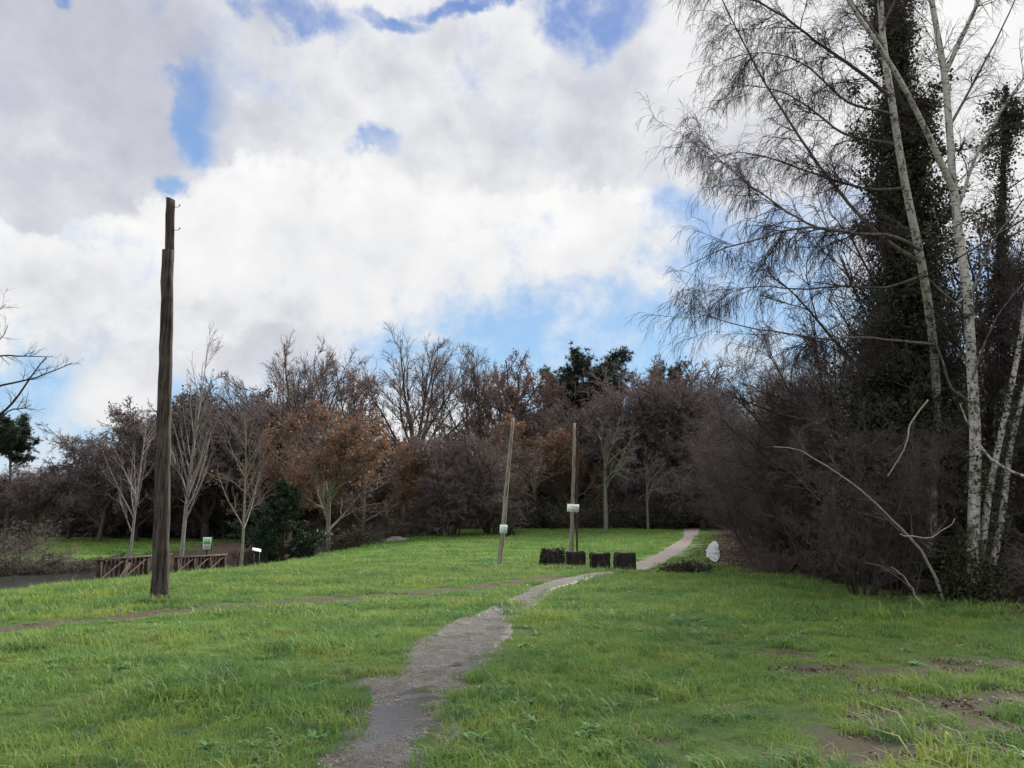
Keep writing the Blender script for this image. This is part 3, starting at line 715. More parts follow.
# oaks of mid distance
tree('maple', 0, 'orange_tree', 328, 50, 405, 'orange-leaved tree with a pale lower trunk beside the dark evergreen', wide=1.05)
tree('maple', 1, 'orange_tree', 400, 60, 442, 'low orange-brown tree below the tallest bare oak', wide=1.25)
tree('maple', 0, 'orange_tree', 538, 70, 420, 'orange-brown tree directly behind the leaning pale pole', wide=1.0)
tree('maple', 1, 'orange_tree', 362, 56, 428, 'broad rust-orange tree filling the gap between the pale-trunked orange tree and the low one', wide=1.25)
tree('maple', 0, 'orange_tree', 290, 60, 425, 'dull orange tree half hidden behind the dark evergreen', wide=1.1)
tree('maple', 1, 'orange_tree', 515, 72, 430, 'dull orange tree just right of the leaning pale pole', wide=1.1)
tree('maple', 1, 'orange_tree', 575, 72, 455, 'yellow-brown tree behind the pole with the white sign', wide=.9)
tree('willow', 0, 'willow_tree', 452, 58, 436, 'grey leafless willow mass right of the low orange tree', wide=1.0)
tree('willow', 1, 'willow_tree', 492, 60, 432, 'grey-brown leafless willow left of the leaning pale pole', wide=1.0)
tree('gnarl', 0, 'gnarled_tree', 606, 64, 424, 'gnarled pale lichened tree right of the pole with the white sign')
tree('gnarl', 0, 'gnarled_tree', 648, 66, 455, 'second pale-trunked gnarled tree nearer the path', wide=.8)
tree('gnarl', 0, 'gnarled_tree', 560, 74, 470, 'thin pale gnarled tree half hidden behind the poles', wide=.7)
for i, (px, Y, tp) in enumerate([(622, 76, 400), (586, 80, 400), (668, 74, 395), (694, 76, 385), (640, 80, 395), (520, 80, 405), (432, 76, 440), (548, 80, 400), (372, 72, 440), (605, 84, 385), (715, 72, 380), (480, 78, 430), (330, 76, 410), (285, 78, 415)]):
    tree('willow', i % 2, 'bare_shrub_tree', px, Y, tp, 'leafless brown understorey tree at the foot of the far wood', group='understorey trees of the far wood')
# -- left dark row beyond the stream
gl = 'dark trees beyond the stream'
L_ = [(-60, 62, 470, 'far-left'), (-15, 66, 470, ''), (32, 64, 470, ''), (68, 66, 468, ''), (98, 62, 452, ''), (135, 64, 430, ''), (165, 66, 408, ''), (205, 66, 402, ''), (248, 70, 410, ''), (290, 74, 398, '')]
for i, (px, Y, tp, _) in enumerate(L_):
    tree('oak_dark', i % 2, 'dark_tree', px, Y, tp, 'low dark bare-crowned tree in the row beyond the stream', group=gl, wide=1.05)
for i, (px, Y, tp) in enumerate([(-30, 78, 468), (15, 80, 468), (50, 76, 470), (88, 80, 460), (120, 76, 440), (155, 78, 415), (190, 76, 408), (225, 80, 405), (260, 78, 408), (320, 84, 420), (380, 84, 440)]):
    tree('willow', i % 2, 'bare_shrub_tree', px, Y, tp, 'brown leafless shrub tree in the gloom behind the dark row', group='understorey trees beyond the stream', wide=1.3)
# -- pale young trees
tree('slim', 1, 'young_tree', 127, 44, 405, 'pale slender bare tree left of the dark split pole', wide=.8)
tree('slim', 0, 'young_tree', 179, 40, 335, 'tallest pale slender bare tree just right of the dark split pole', wide=.75)
tree('roundslim', 0, 'young_tree', 240, 30.4, 402, 'round-crowned bare young tree at the field edge by the evergreen', wide=.8)
tree('conifer', 0, 'evergreen_shrub', 282, 46, 486, 'dense dark green conical evergreen behind the field edge', cat='shrub', wide=1.15)
tree('conifer', 0, 'evergreen_shrub', 505, 56, 508, 'small green shrub behind the leaning pole sign', cat='shrub', wide=.7)
# streamside bushes
gb = 'brown bushes along the stream'
for i, (px, Y, h) in enumerate([(-40, 38.5, 1.2), (-15, 39, 1.3), (5, 39.5, 1.3), (22, 39.6, 1.2), (40, 40, 1.2), (58, 40.5, 1.1), (76, 41.5, 1.0), (94, 43, 1.0), (50, 44, 1.2), (-5, 47, 2.0), (22, 47, 1.6), (110, 44, 1.2), (235, 46, 1.4), (262, 47, 1.2), (305, 50, 1.3), (345, 52, 1.6), (365, 55, 1.5), (385, 57, 1.4), (410, 60, 1.5), (425, 60, 1.2), (330, 56, 1.4)]):
    place('bush', [2, 0, 2, 1][i % 4], 'bramble_bush', GX(px, Y), h, 'low tangled brown bush on the stream bank', 'bush', gb, wide=1.3)
# -- right thicket
gt = 'bare trees massed in the right-hand thicket'
lb_in = 'leafless purple-brown tree deep in the thicket on the right'
pos = [(11.6, 34.8, 355), (13.2, 37, 352), (15, 35, 350), (18.5, 36, 345), (22, 36, 340), (10.2, 30, 362), (13, 30.5, 352), (16, 30, 350), (19.5, 30, 345), (23, 29, 340), (11.6, 25.5, 372), (14.5, 25.6, 358), (17.5, 25, 345), (20.5, 24, 340),
       (12.4, 21.5, 385), (15.5, 21.2, 345), (18.5, 20.5, 330), (13.6, 18.6, 330), (16.2, 17.2, 320), (14.6, 41, 358), (16, 42, 350), (21, 44, 345), (27, 40, 340), (25, 34, 340), (17, 48, 358), (19, 52, 355), (26, 52, 350), (17.5, 60, 362), (25, 63, 355), (12.2, 31.5, 360), (10.0, 28, 380), (10.8, 23.8, 392), (11.2, 27.5, 366), (12.9, 27.8, 360), (12.6, 23.4, 372), (11.8, 33, 360), (13.6, 33, 356)]
for i, (x, y, tp) in enumerate(pos):
    h = (ztop(tp, y) - hz(x, y)) * (.92 + .08 * math.sin(i * 2.3))
    if ('thicket', i % 3) not in TOP: TOP[('thicket', i % 3)] = actual_top('thicket', i % 3)
    place('thicket', i % 3, 'bare_tree', (x, y, hz(x, y)), h / TOP[('thicket', i % 3)], lb_in, 'tree', gt, wide=1.1 if i % 2 else 1.0)
for i, (px, Y, tp) in enumerate([(778, 26.5, 452), (826, 24, 440), (768, 31, 440)]):
    tree('leaner', 0, 'leaning_tree', px, Y, tp, ['low tree with two dark leaning stems at the thicket edge', 'low bent dark tree right of the two leaning stems', 'dark leaning tree just right of the bright strip of standing water'][i])
for i, (px, Y_, h_, lb) in enumerate([(862, 18.6, 4.2, 'dense bare shrub left of the ivy column, behind the long pale dead branch'), (900, 18.4, 3.4, 'low bare shrub in front of the ivy column'), (1016, 20.5, 5.0, 'bare twiggy shrub behind the right-hand birch stems')]):
    place('thicket', i % 3, 'bare_shrub', GX(px, Y_), h_, lb, 'shrub', wide=.95)
tree('fan', 2, 'bare_tree', 958, 24, 190, 'tall dark leafless tree standing behind the two birches', wide=.9)
tree('fan', 2, 'bare_tree', 1015, 21.5, 235, 'dark leafless tree behind the rightmost ivy-wrapped tree', wide=.9)
tree('fan', 2, 'bare_tree', 852, 26, 300, 'dark leafless tree rising just left of the tall ivy column', wide=.9)
gu = 'brambles along the foot of the thicket'
for i, (x, y, h) in enumerate([(8.9, 27, 1.1), (9.6, 25, 1.2), (10.2, 23, 1.3), (10.4, 21, 1.5), (10.9, 19.5, 1.5), (11.6, 18, 1.6), (12.3, 17.2, 1.5), (13.2, 16.4, 1.4), (9.7, 29, 1.0), (10.8, 33, 1.1), (11.4, 16.2, .8), (10.1, 17.6, .6), (12.6, 15.2, .8), (12.6, 37, 1.2), (14.5, 41, 1.3), (10.9, 24, 1.5), (12, 20.6, 1.9), (13.6, 22, 2.0)]):
    place('bush', [2, 2, 0, 2, 1][i % 5], 'bramble_bush', (x, y, hz(x, y)), h, 'tangled bramble bush along the foot of the thicket', 'bush', gu, wide=1.2)
# -- far wood as a mass
wood_protos = []
for kd, vr in (('willow', 0), ('oak_dark', 0), ('willow', 1), ('oak_dark', 1)):
    parts, H = K[kd][vr]; V = []; 
    for pn in ('trunk', 'crown'):
        me, mt = parts[pn]
        if not me.materials: me.materials.append(M[mt])
    wood_protos.append(parts['crown'][0])
fw = []
for i in range(260):
    a = R(rng.uniform(-42, 44)); d = rng.uniform(92, 135) ; fw.append((d * math.sin(a), d * math.cos(a)))
for i in range(60):
    fw.append((rng.uniform(22, 60), rng.uniform(18, 90)))
fw = np.array(fw); fz = height(fw[:, 0], fw[:, 1]) - .8
gn_scatter('far_wood', np.concatenate([fw, fz[:, None]], 1), rng.random(len(fw)) * 6.28, rng.uniform(1.0, 1.35, len(fw)) * np.where(fw[:, 0] / fw[:, 1] < -.44, .74, 1), rng.integers(0, 4, len(fw)), wood_protos, 'bare brown wood massed far behind the single trees')
# undergrowth stuff band at far wood foot
ug = K['bush'][0][0]['stems'][0], K['bush'][0][0]['leaves'][0], K['bush'][1][0]['stems'][0], K['bush'][1][0]['leaves'][0]
up = []
for i in range(420):
    px = rng.uniform(-120, 720); Yv = rng.uniform(69, 92); 
    g = GX(px, Yv)
    if abs(px - 690) < 18: continue
    if px < 330 and Yv < 84: continue
    up.append(g)
up = np.array(up); n_ = len(up); pk = rng.integers(0, 2, n_) * 2
gn_scatter('undergrowth', np.concatenate([up, up]), np.tile(rng.random(n_) * 6.28, 2), np.tile(rng.uniform(.9, 1.9, n_), 2), np.concatenate([pk, pk + 1]), list(ug), 'dark undergrowth at the foot of the far wood')

# ------------------------------------------------------------------ hero trees on the right
def poly(pts, K_, rad0, rad1, rg, jit=.0):
    A = np.array([P(*p) for p in pts]); s = np.concatenate([[0], np.cumsum(np.linalg.norm(np.diff(A, axis=0), axis=1))])
    t = np.linspace(0, s[-1], K_); 
    # smooth interpolation (catmull-like by averaging)
    Q_ = np.stack([np.interp(t, s, A[:, i]) for i in range(3)], 1)
    for _ in range(2): Q_[1:-1] = (Q_[:-2] + 2 * Q_[1:-1] + Q_[2:]) / 4
    if jit:
        n_ = rg.normal(0, jit, Q_.shape); n_[0] = 0; n_[1:-1] = (n_[:-2] + n_[1:-1] + n_[2:]) / 3; Q_ = Q_ + n_
    return Q_[None], np.linspace(rad0, rad1, K_)[None]
def setbase(rg, base): return np.array(base)
class Hero:
    def __init__(s, name, base, label, cat='tree'):
        s.base = np.array(base); s.e = empty(name, base, label, cat); s.crown = MB()
    def limb(s, name, Pn, Rn, mat, sides=8):
        s_ = MB().tubes(Pn - s.base, Rn, sides); return s_.obj(name, M[mat], s.e, True)
    def twigs(s, Pn, Rn, rg, n1=10, l1=1.6, n2=8, l2=.8, n3=0, t0=.15, droop=-.12, ang=.7, r1=.012, r2=.0065, up=.02, t1=1.0):
        P1, R1 = sub(rg, Pn, Rn, n1, t0, t1, 1, 0, ang, 7, .1, up, .5, .004, rmax=r1, lenfix=l1)
        P2, R2 = sub(rg, P1, R1, n2, .1, 1, 1, 0, .7, 5, .13, droop, .7, .0032, rmax=r2, lenfix=l2)
        s.crown.tubes(P1 - s.base, R1, 4, rg).tubes(P2 - s.base, R2, 3, rg)
        if n3:
            P3, R3 = sub(rg, P2, R2, n3, .1, 1, 1, 0, .6, 3, .15, droop * 1.2, .8, .0026, rmax=r2 * .8, lenfix=l2 * .45)
            s.crown.tubes(P3 - s.base, R3, 3, rg)
rg = np.random.default_rng(99)
gA = G(970, 604)
BA = Hero('birch_tree', gA, 'tall white-barked birch with several stems rising at the edge of the thicket')
YA = gA[1]
a_main = [(970, 608, YA), (973, 520, YA), (976, 450, YA), (972, 380, YA + .1), (968, 300, YA + .2), (956, 203, YA + .3), (948, 129, YA + .4), (946, 70, YA + .5), (934, 20, YA + .6), (925, -50, YA + .8), (918, -140, YA + 1)]
Pm, Rm = poly(a_main, 26, .128, .045, rg, .02); BA.limb('trunk', Pm, Rm, 'birch', 10); SA = [Pm]
lA = []
for pts, r0, r1, jt in [([(946, 72, YA + .5), (962, 35, YA + .5), (980, 0, YA + .4), (995, -60, YA + .3), (1005, -140, YA + .2)], .06, .02, .02),
                    ([(953, 190, YA + .3), (925, 130, YA), (905, 86, YA - .3), (884, 55, YA - .5), (847, 0, YA - .8), (810, -60, YA - 1)], .075, .03, .02)]:
    a_, b_ = poly(pts, 14, r0, r1, rg, jt); lA.append((a_, b_)); BA.limb('stem', a_, b_, 'birch', 8)
for pts, r0, r1 in [([(974, 606, YA + .15), (982, 545, YA + .2), (987, 500, YA + .3), (1000, 440, YA + .5), (1016, 370, YA + .7), (1030, 280, YA + 1)], .085, .045),
                    ([(986, 600, YA + .3), (994, 560, YA + .4), (1004, 500, YA + .7), (1012, 440, YA + 1), (1032, 360, YA + 1.4), (1050, 260, YA + 1.8)], .08, .035)]:
    a_, b_ = poly(pts, 16, r0, r1, rg, .02); BA.limb('stem', a_, b_, 'birch', 8); lA.append((a_[:, 9:], b_[:, 9:])); SA.append(a_)
brA = []
for pts, r0, r1, jt in [([(968, 402, YA), (952, 388, YA - .4), (945, 373, YA - .5), (941, 355, YA - .6), (930, 335, YA - .8)], .04, .015, .02),
                    ([(1045, 482, YA - .5), (1024, 477, YA - .5), (998, 468, YA - .5), (981, 448, YA - .45), (968, 425, YA - .4), (958, 402, YA - .5)], .045, .012, .02),
                    ([(968, 320, YA + .2), (950, 300, YA - .3), (935, 285, YA - .6), (925, 270, YA - .8)], .04, .012, .02),
                    ([(957, 210, YA + .3), (975, 160, YA), (1000, 110, YA - .3), (1024, 75, YA - .6), (1060, 40, YA - .8)], .045, .01, .03),
                    ([(968, 300, YA + .2), (985, 255, YA + .5), (1010, 215, YA + .8), (1040, 180, YA + 1)], .04, .01, .03),
                    ([(948, 130, YA + .4), (985, 60, YA + .8), (1005, 20, YA + 1), (1030, -30, YA + 1.2)], .035, .01, .03),
                    ([(972, 380, YA), (990, 330, YA - .4), (1015, 290, YA - .8), (1040, 270, YA - 1)], .03, .008, .03)]:
    a_, b_ = poly(pts, 12, r0, r1, rg, jt); BA.limb('branch', a_, b_, 'limb_birch' if r0 < .044 else 'birch', 6); brA.append((a_, b_))
for a_, b_ in lA: BA.twigs(a_, b_, rg, 10, 1.3, 9, .6, 3)
for a_, b_ in brA[3:]: BA.twigs(a_, b_, rg, 10, 1.0, 8, .5, 3)
BA.twigs(Pm, Rm, rg, 22, 1.5, 9, .6, 3, t0=.5, ang=.8)
BA.crown.obj('crown', M['twig_birch'], BA.e)

gB = G(933, 596)
BB = Hero('birch_tree', gB, 'birch with long drooping branches reaching left, its trunk crossing in front of the ivy')
YB = gB[1]
b_main = [(932, 600, YB + .5), (930, 540, YB + .9), (934, 470, YB + 1.2), (938, 420, YB + 1.1), (934, 340, YB + .6), (921, 258, YB - .8), (905, 188, YB - 1.0), (896, 130, YB - 1.0), (890, 90, YB - 1.0), (882, 39, YB - .9), (879, -20, YB - .8), (872, -120, YB - .6)]
Pm, Rm = poly(b_main, 26, .125, .06, rg, .012); BB.limb('trunk', Pm, Rm, 'birch', 10)
Yf = YB - 1
limbs = [
 ([(889, 96, Yf), (870, 78, Yf - .4), (830, 53, Yf - .9), (786, 18, Yf - 1.3), (753, 0, Yf - 1.6), (715, -20, Yf - 1.8)], .05, .014),
 ([(921, 262, Yf), (880, 240, Yf + .2), (861, 221, Yf + .3), (817, 164, Yf + .4), (773, 97, Yf + .5), (746, 53, Yf + .5), (725, 9, Yf + .4), (712, -30, Yf + .3)], .055, .012),
 ([(898, 145, Yf), (884, 142, Yf + .3), (839, 133, Yf + .9), (808, 106, Yf + 1.2), (786, 92, Yf + 1.4), (750, 84, Yf + 1.6), (722, 90, Yf + 1.8)], .042, .008),
 ([(920, 250, Yf), (897, 235, Yf - .4), (853, 234, Yf - .8), (808, 226, Yf - 1.2), (751, 241, Yf - 1.7), (712, 252, Yf - 2.0), (680, 268, Yf - 2.2)], .05, .007),
 ([(830, 231, Yf - 1), (805, 222, Yf - .9), (773, 204, Yf - .6), (729, 170, Yf - .2), (705, 145, Yf), (693, 128, Yf + .1)], .032, .007),
 ([(935, 345, Yf + .6), (880, 338, Yf), (813, 339, Yf - .6), (773, 332, Yf - .9), (729, 325, Yf - 1.2), (698, 314, Yf - 1.4)], .04, .007),
 ([(893, 115, Yf), (850, 105, Yf - .7), (800, 60, Yf - 1.2), (760, 50, Yf - 1.5), (720, 60, Yf - 1.7)], .034, .007),
 ([(905, 188, Yf), (870, 190, Yf + .7), (830, 180, Yf + 1.4), (780, 160, Yf + 2), (735, 150, Yf + 2.5), (705, 162, Yf + 2.8)], .038, .007),
 ([(884, 50, Yf), (860, 10, Yf + .2), (830, -30, Yf + .4), (790, -70, Yf + .6)], .035, .01),
 ([(882, 30, Yf), (900, -20, Yf), (925, -80, Yf)], .035, .01),
 ([(925, 275, Yf), (890, 290, Yf + .4), (850, 285, Yf + .8), (800, 290, Yf + 1.2), (750, 285, Yf + 1.6), (712, 300, Yf + 1.8)], .036, .006),
]
for i, (pts, r0, r1) in enumerate(limbs):
    a_, b_ = poly(pts, 18, r0, r1, rg, .03); BB.limb('branch', a_, b_, 'limb_birch', 6)
    BB.twigs(a_, b_, rg, 26 if i != 8 and i != 9 else 14, 1.05, 12, .62, 6, t0=.1, t1=.98, droop=-.3, r1=.014, r2=.0075)
BB.twigs(Pm, Rm, rg, 14, 1.4, 8, .6, 3, t0=.55, ang=.9)
BB.crown.obj('crown', M['twig_birch'], BB.e)

# ivy-clad tree behind
def ivy_tree(name, pts, prof, label, nleaf, base, seed, leaf=.075, twn=30):
    rg = np.random.default_rng(seed); base = np.array(base)
    e = empty(name, base, label, 'tree'); a_, b_ = poly(pts, 20, .22, .04, rg, .02)
    MB().tubes(a_ - base, b_, 8).obj('trunk', M['bark_dark'], e, True)
    A = a_[0]; t = np.linspace(0, 1, len(A))
    pr = np.interp(t, [p[0] for p in prof], [p[1] for p in prof])
    w = pr / pr.sum(); k = rg.choice(len(A), nleaf, p=w); f = rg.random(nleaf); k2 = np.minimum(k + 1, len(A) - 1)
    C = A[k] * (1 - f[:, None]) + A[k2] * f[:, None]; rad = pr[k] * (1 - f) + pr[k2] * f
    th = rg.random(nleaf) * 6.283; zz = C[:, 2]
    lump = .68 + .5 * vnoise(th * 1.6, zz, .8, seed) + .42 * vnoise(th * 3, zz * 2, .5, seed + 1)
    r = rad * .8 * np.clip(lump * 1.15, .12, 2) * rg.random(nleaf) ** .4
    C = C + np.stack([np.cos(th) * r, np.sin(th) * r, rg.normal(0, .08, nleaf)], 1)
    keep = vnoise(C[:, 0] * 1.0 + C[:, 1], C[:, 2], .3, seed + 5) + .6 * (1 - r / (rad + .01)) > -.3
    C = C[keep]
    P1, R1 = sub(rg, a_, b_, twn, .1, .74, 1, 0, 1.0, 6, .12, .03, .5, .005, rmax=.02, lenfix=2.2)
    P1b, R1b = sub(rg, a_, b_, twn // 2, .7, .98, 1, 0, .9, 6, .14, .03, .5, .005, rmax=.015, lenfix=.5 if nleaf > 50000 else .9)
    P1 = np.concatenate([P1, P1b]); R1 = np.concatenate([R1, R1b])
    n2_ = int(nleaf * .95); i_ = rg.integers(0, len(P1), n2_); f_ = rg.random(n2_) * 4.6; j_ = f_.astype(int); w_ = (f_ - j_)[:, None]
    S_ = P1[i_, j_] * (1 - w_) + P1[i_, j_ + 1] * w_ + rg.normal(0, 1, (n2_, 3)) * (.32 - .05 * f_)[:, None]
    S_ = S_[vnoise(S_[:, 0] * 1.3 + S_[:, 1], S_[:, 2], .3, seed + 8) > -.3]
    C = np.concatenate([C, S_])
    V, Q, tt = cards(rg, C - base, leaf, 1.15, .2); MB().add(V, Q, None, tt).obj('ivy', M['ivy'], e)
    P2, R2 = sub(rg, P1, R1, 8, .2, 1, 1, 0, .7, 4, .15, 0, .7, .003, rmax=.007, lenfix=.8)
    P3, R3 = sub(rg, P2, R2, 5, .2, 1, 1, 0, .7, 3, .15, 0, .7, .0025, rmax=.004, lenfix=.35)
    MB().tubes(P1 - base, R1, 4, rg).tubes(P2 - base, R2, 3, rg).tubes(P3 - base, R3, 3, rg).obj('crown', M['twig_purple'], e)
    return e
YI = YB + 1.6
gI = GX(925, YI)
ivy_tree('ivy_clad_tree', [(925, 596, YI), (918, 500, YI), (912, 400, YI), (908, 300, YI), (905, 200, YI), (900, 100, YI), (893, 30, YI), (888, -20, YI)],
         [(0, 1.0), (.12, 1.2), (.3, 1.5), (.45, 1.55), (.55, 1.3), (.64, 1.35), (.72, .8), (.8, .62), (.9, .28), (1, .1)], 'tall dark tree smothered in ivy behind the white birch trunks', 80000, gI, 5, .072, 80)
gI2 = GX(1012, YI + 2)
ivy_tree('ivy_clad_tree', [(1012, 590, YI + 2), (1010, 450, YI + 2), (1006, 330, YI + 2), (1000, 250, YI + 2), (1003, 170, YI + 2), (1005, 90, YI + 2)],
         [(0, 1.0), (.3, 1.1), (.52, .7), (.66, .4), (.8, .25), (.9, .2), (1, .1)], 'narrower ivy-wrapped tree right of the birch stems at the photo edge', 20000, gI2, 6, .07, 34)
gI3 = GX(872, 21)
ivy_tree('ivy_clad_tree', [(872, 588, 21), (876, 480, 21), (880, 400, 21), (884, 330, 21)], [(0, .7), (.4, 1.3), (.7, 1.2), (1, .4)], 'shorter ivy-clad tree in the gloom left of the tallest ivy column', 16000, gI3, 8, .08, 30)

def sleeve(e_, base, Pn, n_, rad, t1, mat, seed):
    r_ = np.random.default_rng(seed); A = Pn[0]; m_ = len(A)
    f = r_.random(n_) ** 1.2 * t1 * (m_ - 1.001); i = f.astype(int); w_ = (f - i)[:, None]; C = A[i] * (1 - w_) + A[i + 1] * w_
    k = vnoise(C[:, 2], np.zeros(n_), .35, seed) + .25 * r_.normal(size=n_) > -.05
    d = norm(r_.normal(0, 1, (n_, 3))) * rad * r_.uniform(.7, 1.4, (n_, 1)); C = (C + d)[k]
    V, Q, t = cards(r_, C - base, .06, 1.2); MB().add(V, Q, None, t).obj('stem_ivy', M[mat], e_)
sleeve(BA.e, BA.base, SA[0], 2600, .2, .45, 'ivy', 1)
sleeve(BA.e, BA.base, SA[1], 2600, .17, .8, 'ivy', 2)
sleeve(BA.e, BA.base, SA[2], 2600, .17, .8, 'ivy', 3)
# moss and ivy cuffs at birch feet
for (b, e_, sx) in ((gA, BA.e, .5), (gB, BB.e, .4)):
    C = rg.normal(0, 1, (2600, 3)) * [sx * .55, .28, .0]; C[:, 2] = np.abs(rg.normal(0, .55, 2600)); C[:, :2] *= np.clip(1.2 - C[:, 2:3] * .35, .3, 1)
    V, Q, t = cards(rg, C, .06, 1.2); MB().add(V, Q, None, t).obj('foot_ivy', M['moss'], e_)

# fallen / dead branches leaning at the thicket edge
def dead_branch(pts, r0, r1, label, n=7):
    A0 = P(*pts[-1]); base = A0
    e = empty('dead_branch', base, label, 'branch'); a_, b_ = poly(pts[::-1], 18, r0, r1, rg, .03)
    MB().tubes(a_ - base, b_, 7).obj('stem', M['dead_wood'], e, True)
    P1, R1 = sub(rg, a_, b_, n, .2, 1, 1, 0, .7, 5, .15, .02, .5, .004, rmax=.012, lenfix=.8)
    P2, R2 = sub(rg, P1, R1, 4, .2, 1, 1, 0, .7, 3, .15, 0, .6, .003, rmax=.005, lenfix=.3)
    MB().tubes(P1 - base, R1, 4).tubes(P2 - base, R2, 3).obj('twigs', M['twig_grey'], e)
Yd = G(941, 604)[1]
dead_branch([(775, 444, Yd - 1.2), (799, 448, Yd - 1.1), (830, 468, Yd - .9), (864, 492, Yd - .7), (892, 519, Yd - .4), (919, 546, Yd - .2), (941, 590, Yd - .05), (944, 603, Yd)], .034, .009, 'long pale dead branch slanting down right to the foot of the birches')
dead_branch([(928, 400, Yd - .2), (918, 412, Yd - .25), (910, 426, Yd - .3), (905, 453, Yd - .3), (886, 477, Yd - .4)][::-1], .02, .012, 'crooked pale dead branch hanging beside the ivy column', 5)
Ye = G(925, 612)[1]
dead_branch([(892, 568, Ye - .1), (905, 578, Ye), (925, 610, Ye + .05)], .022, .01, 'short broken dead branch sticking up at the thicket foot', 4)
dead_branch([(957, 519, YA - .4), (940, 532, YA - .6), (923, 540, YA - .7), (900, 534, YA - .8)], .018, .008, 'thin bent dead branch crossing the lowest birch stem', 4)

# -- tree at left edge reaching in
gL = GX(-95, 24)
HL = Hero('bare_tree', gL, 'bare tree outside the left edge whose crooked limbs reach into the sky')
Pm, Rm = poly([(-95, 600, 24), (-90, 500, 24), (-70, 440, 24), (-60, 380, 24), (-70, 300, 24), (-60, 220, 24)], 20, .2, .06, rg, .03); HL.limb('trunk', Pm, Rm, 'bark_dark', 8)
for pts, r0, r1 in [([(-72, 445, 24), (-30, 425, 24), (0, 418, 23.9), (15, 400, 23.8), (30, 378, 23.6), (38, 368, 23.5), (48, 358, 23.4)], .07, .016),
                    ([(-60, 400, 24), (-30, 395, 23.8), (0, 387, 23.7), (25, 381, 23.6), (50, 374, 23.4), (74, 362, 23.2)], .05, .012),
                    ([(0, 417, 23.9), (10, 410, 24), (22, 408, 24.1), (32, 405, 24.2)], .03, .012),
                    ([(-62, 370, 24), (-30, 360, 24.2), (0, 356, 24.3), (15, 355, 24.4), (38, 357, 24.4), (52, 357, 24.5)], .045, .01),
                    ([(-70, 310, 24), (-30, 335, 23.6), (-5, 345, 23.4), (5, 335, 23.4), (8, 325, 23.3)], .035, .01),
                    ([(-64, 280, 24), (-30, 320, 23.6), (0, 315, 23.4), (3, 305, 23.4)], .035, .01)]:
    a_, b_ = poly(pts, 14, r0, r1, rg, .04); HL.limb('branch', a_, b_, 'bark_dark', 6)
    HL.twigs(a_, b_, rg, 8, .5, 5, .25, 0, t0=.5, droop=.0, r1=.012, r2=.006)
HL.crown.obj('crown', M['twig_brown'], HL.e)

# ------------------------------------------------------------------ poles
def wood_mat(name, c1, c2, c3):
    m, nt = new_mat(name); n = NT(nt); tc = n.n('ShaderNodeTexCoord'); mp = n.n('ShaderNodeMapping'); mp.inputs['Scale'].default_value = (1, 1, .07); n.l(tc.outputs['Object'], mp.inputs[0])
    a = n.noise(mp.outputs[0], 22, 6, .7, .3); b = n.noise(tc.outputs['Object'], 1.1, 4, .6)
    c = n.ramp(a, [(.33, c1), (.5, c2), (.68, c3)]); c = n.mix(n.math('MULTIPLY', n.mr(b, .5, .65), .55), c, c3); c = n.mix(n.math('MULTIPLY', n.mr(a, .36, .47, 1, 0), .8), c, (.012, .01, .009))
    n.out(n.bsdf(c, .9, .15, a, 1., .03)); return m
M['pole_dark'] = wood_mat('weathered_dark_wood', (.018, .014, .014), (.06, .046, .042), (.125, .108, .10))
M['pole_pale'] = wood_mat('weathered_pale_wood', (.14, .125, .10), (.27, .25, .21), (.38, .36, .31))
M['pole_brown'] = wood_mat('weathered_brown_wood', (.14, .11, .095), (.25, .21, .19), (.36, .31, .29))
M['block'] = wood_mat('charred_wood', (.014, .011, .012), (.035, .028, .029), (.08, .066, .064))
M['fence'] = wood_mat('fence_wood', (.022, .015, .013), (.05, .033, .028), (.085, .06, .05))
M['rail'] = wood_mat('rail_wood', (.06, .045, .04), (.12, .09, .08), (.18, .14, .12))
M['fence_pale'] = wood_mat('fence_pale_wood', (.2, .14, .11), (.33, .25, .2), (.4, .33, .28))
M['metal'] = plain('galvanised_metal', (.35, .34, .36), .45, .3)
M['white'] = plain('white_painted_board', (.86, .88, .88), .5, .06, 3)
M['ink'] = plain('dark_print', (.08, .09, .11), .6, .1)
M['dark'] = plain('dark_frame', (.02, .025, .022), .6, .2)
M['green'] = plain('printed_green', (.25, .52, .27), .5, .25, 9)

def pole_chain(b, t, K_, r0, r1, rg, wob):
    s = np.linspace(0, 1, K_)[:, None]; A = b * (1 - s) + t * s; A[1:-1] += rg.normal(0, wob, (K_ - 2, 3)) * [1, 1, 0]
    return A, (r0 * (1 - s[:, 0]) + r1 * s[:, 0])
def rough_pole(A, Rr, base, rg, sides=16, am=.09, slant=0.0):
    Pn, Q = tube_arrays(A[None] - base, Rr[None], sides); K_ = len(A)
    V = Pn.reshape(K_, sides, 3); c = (A - base)[:, None, :]
    ridge = 1 + am * rg.normal(0, 1, (1, sides)) + am * .35 * rg.normal(0, 1, (K_, sides))
    V = c + (V - c) * ridge[..., None]
    if slant: V[-1, :, 2] += -(V[-1, :, 0] - c[-1, 0, 0]) * slant
    V = V.reshape(-1, 3); top = [(K_ - 1) * sides + i for i in range(sides)]
    V = np.concatenate([V, [V[top].mean(0)]]); T = [[top[i], top[(i + 1) % sides], len(V) - 1] for i in range(sides)]
    return V, Q, T
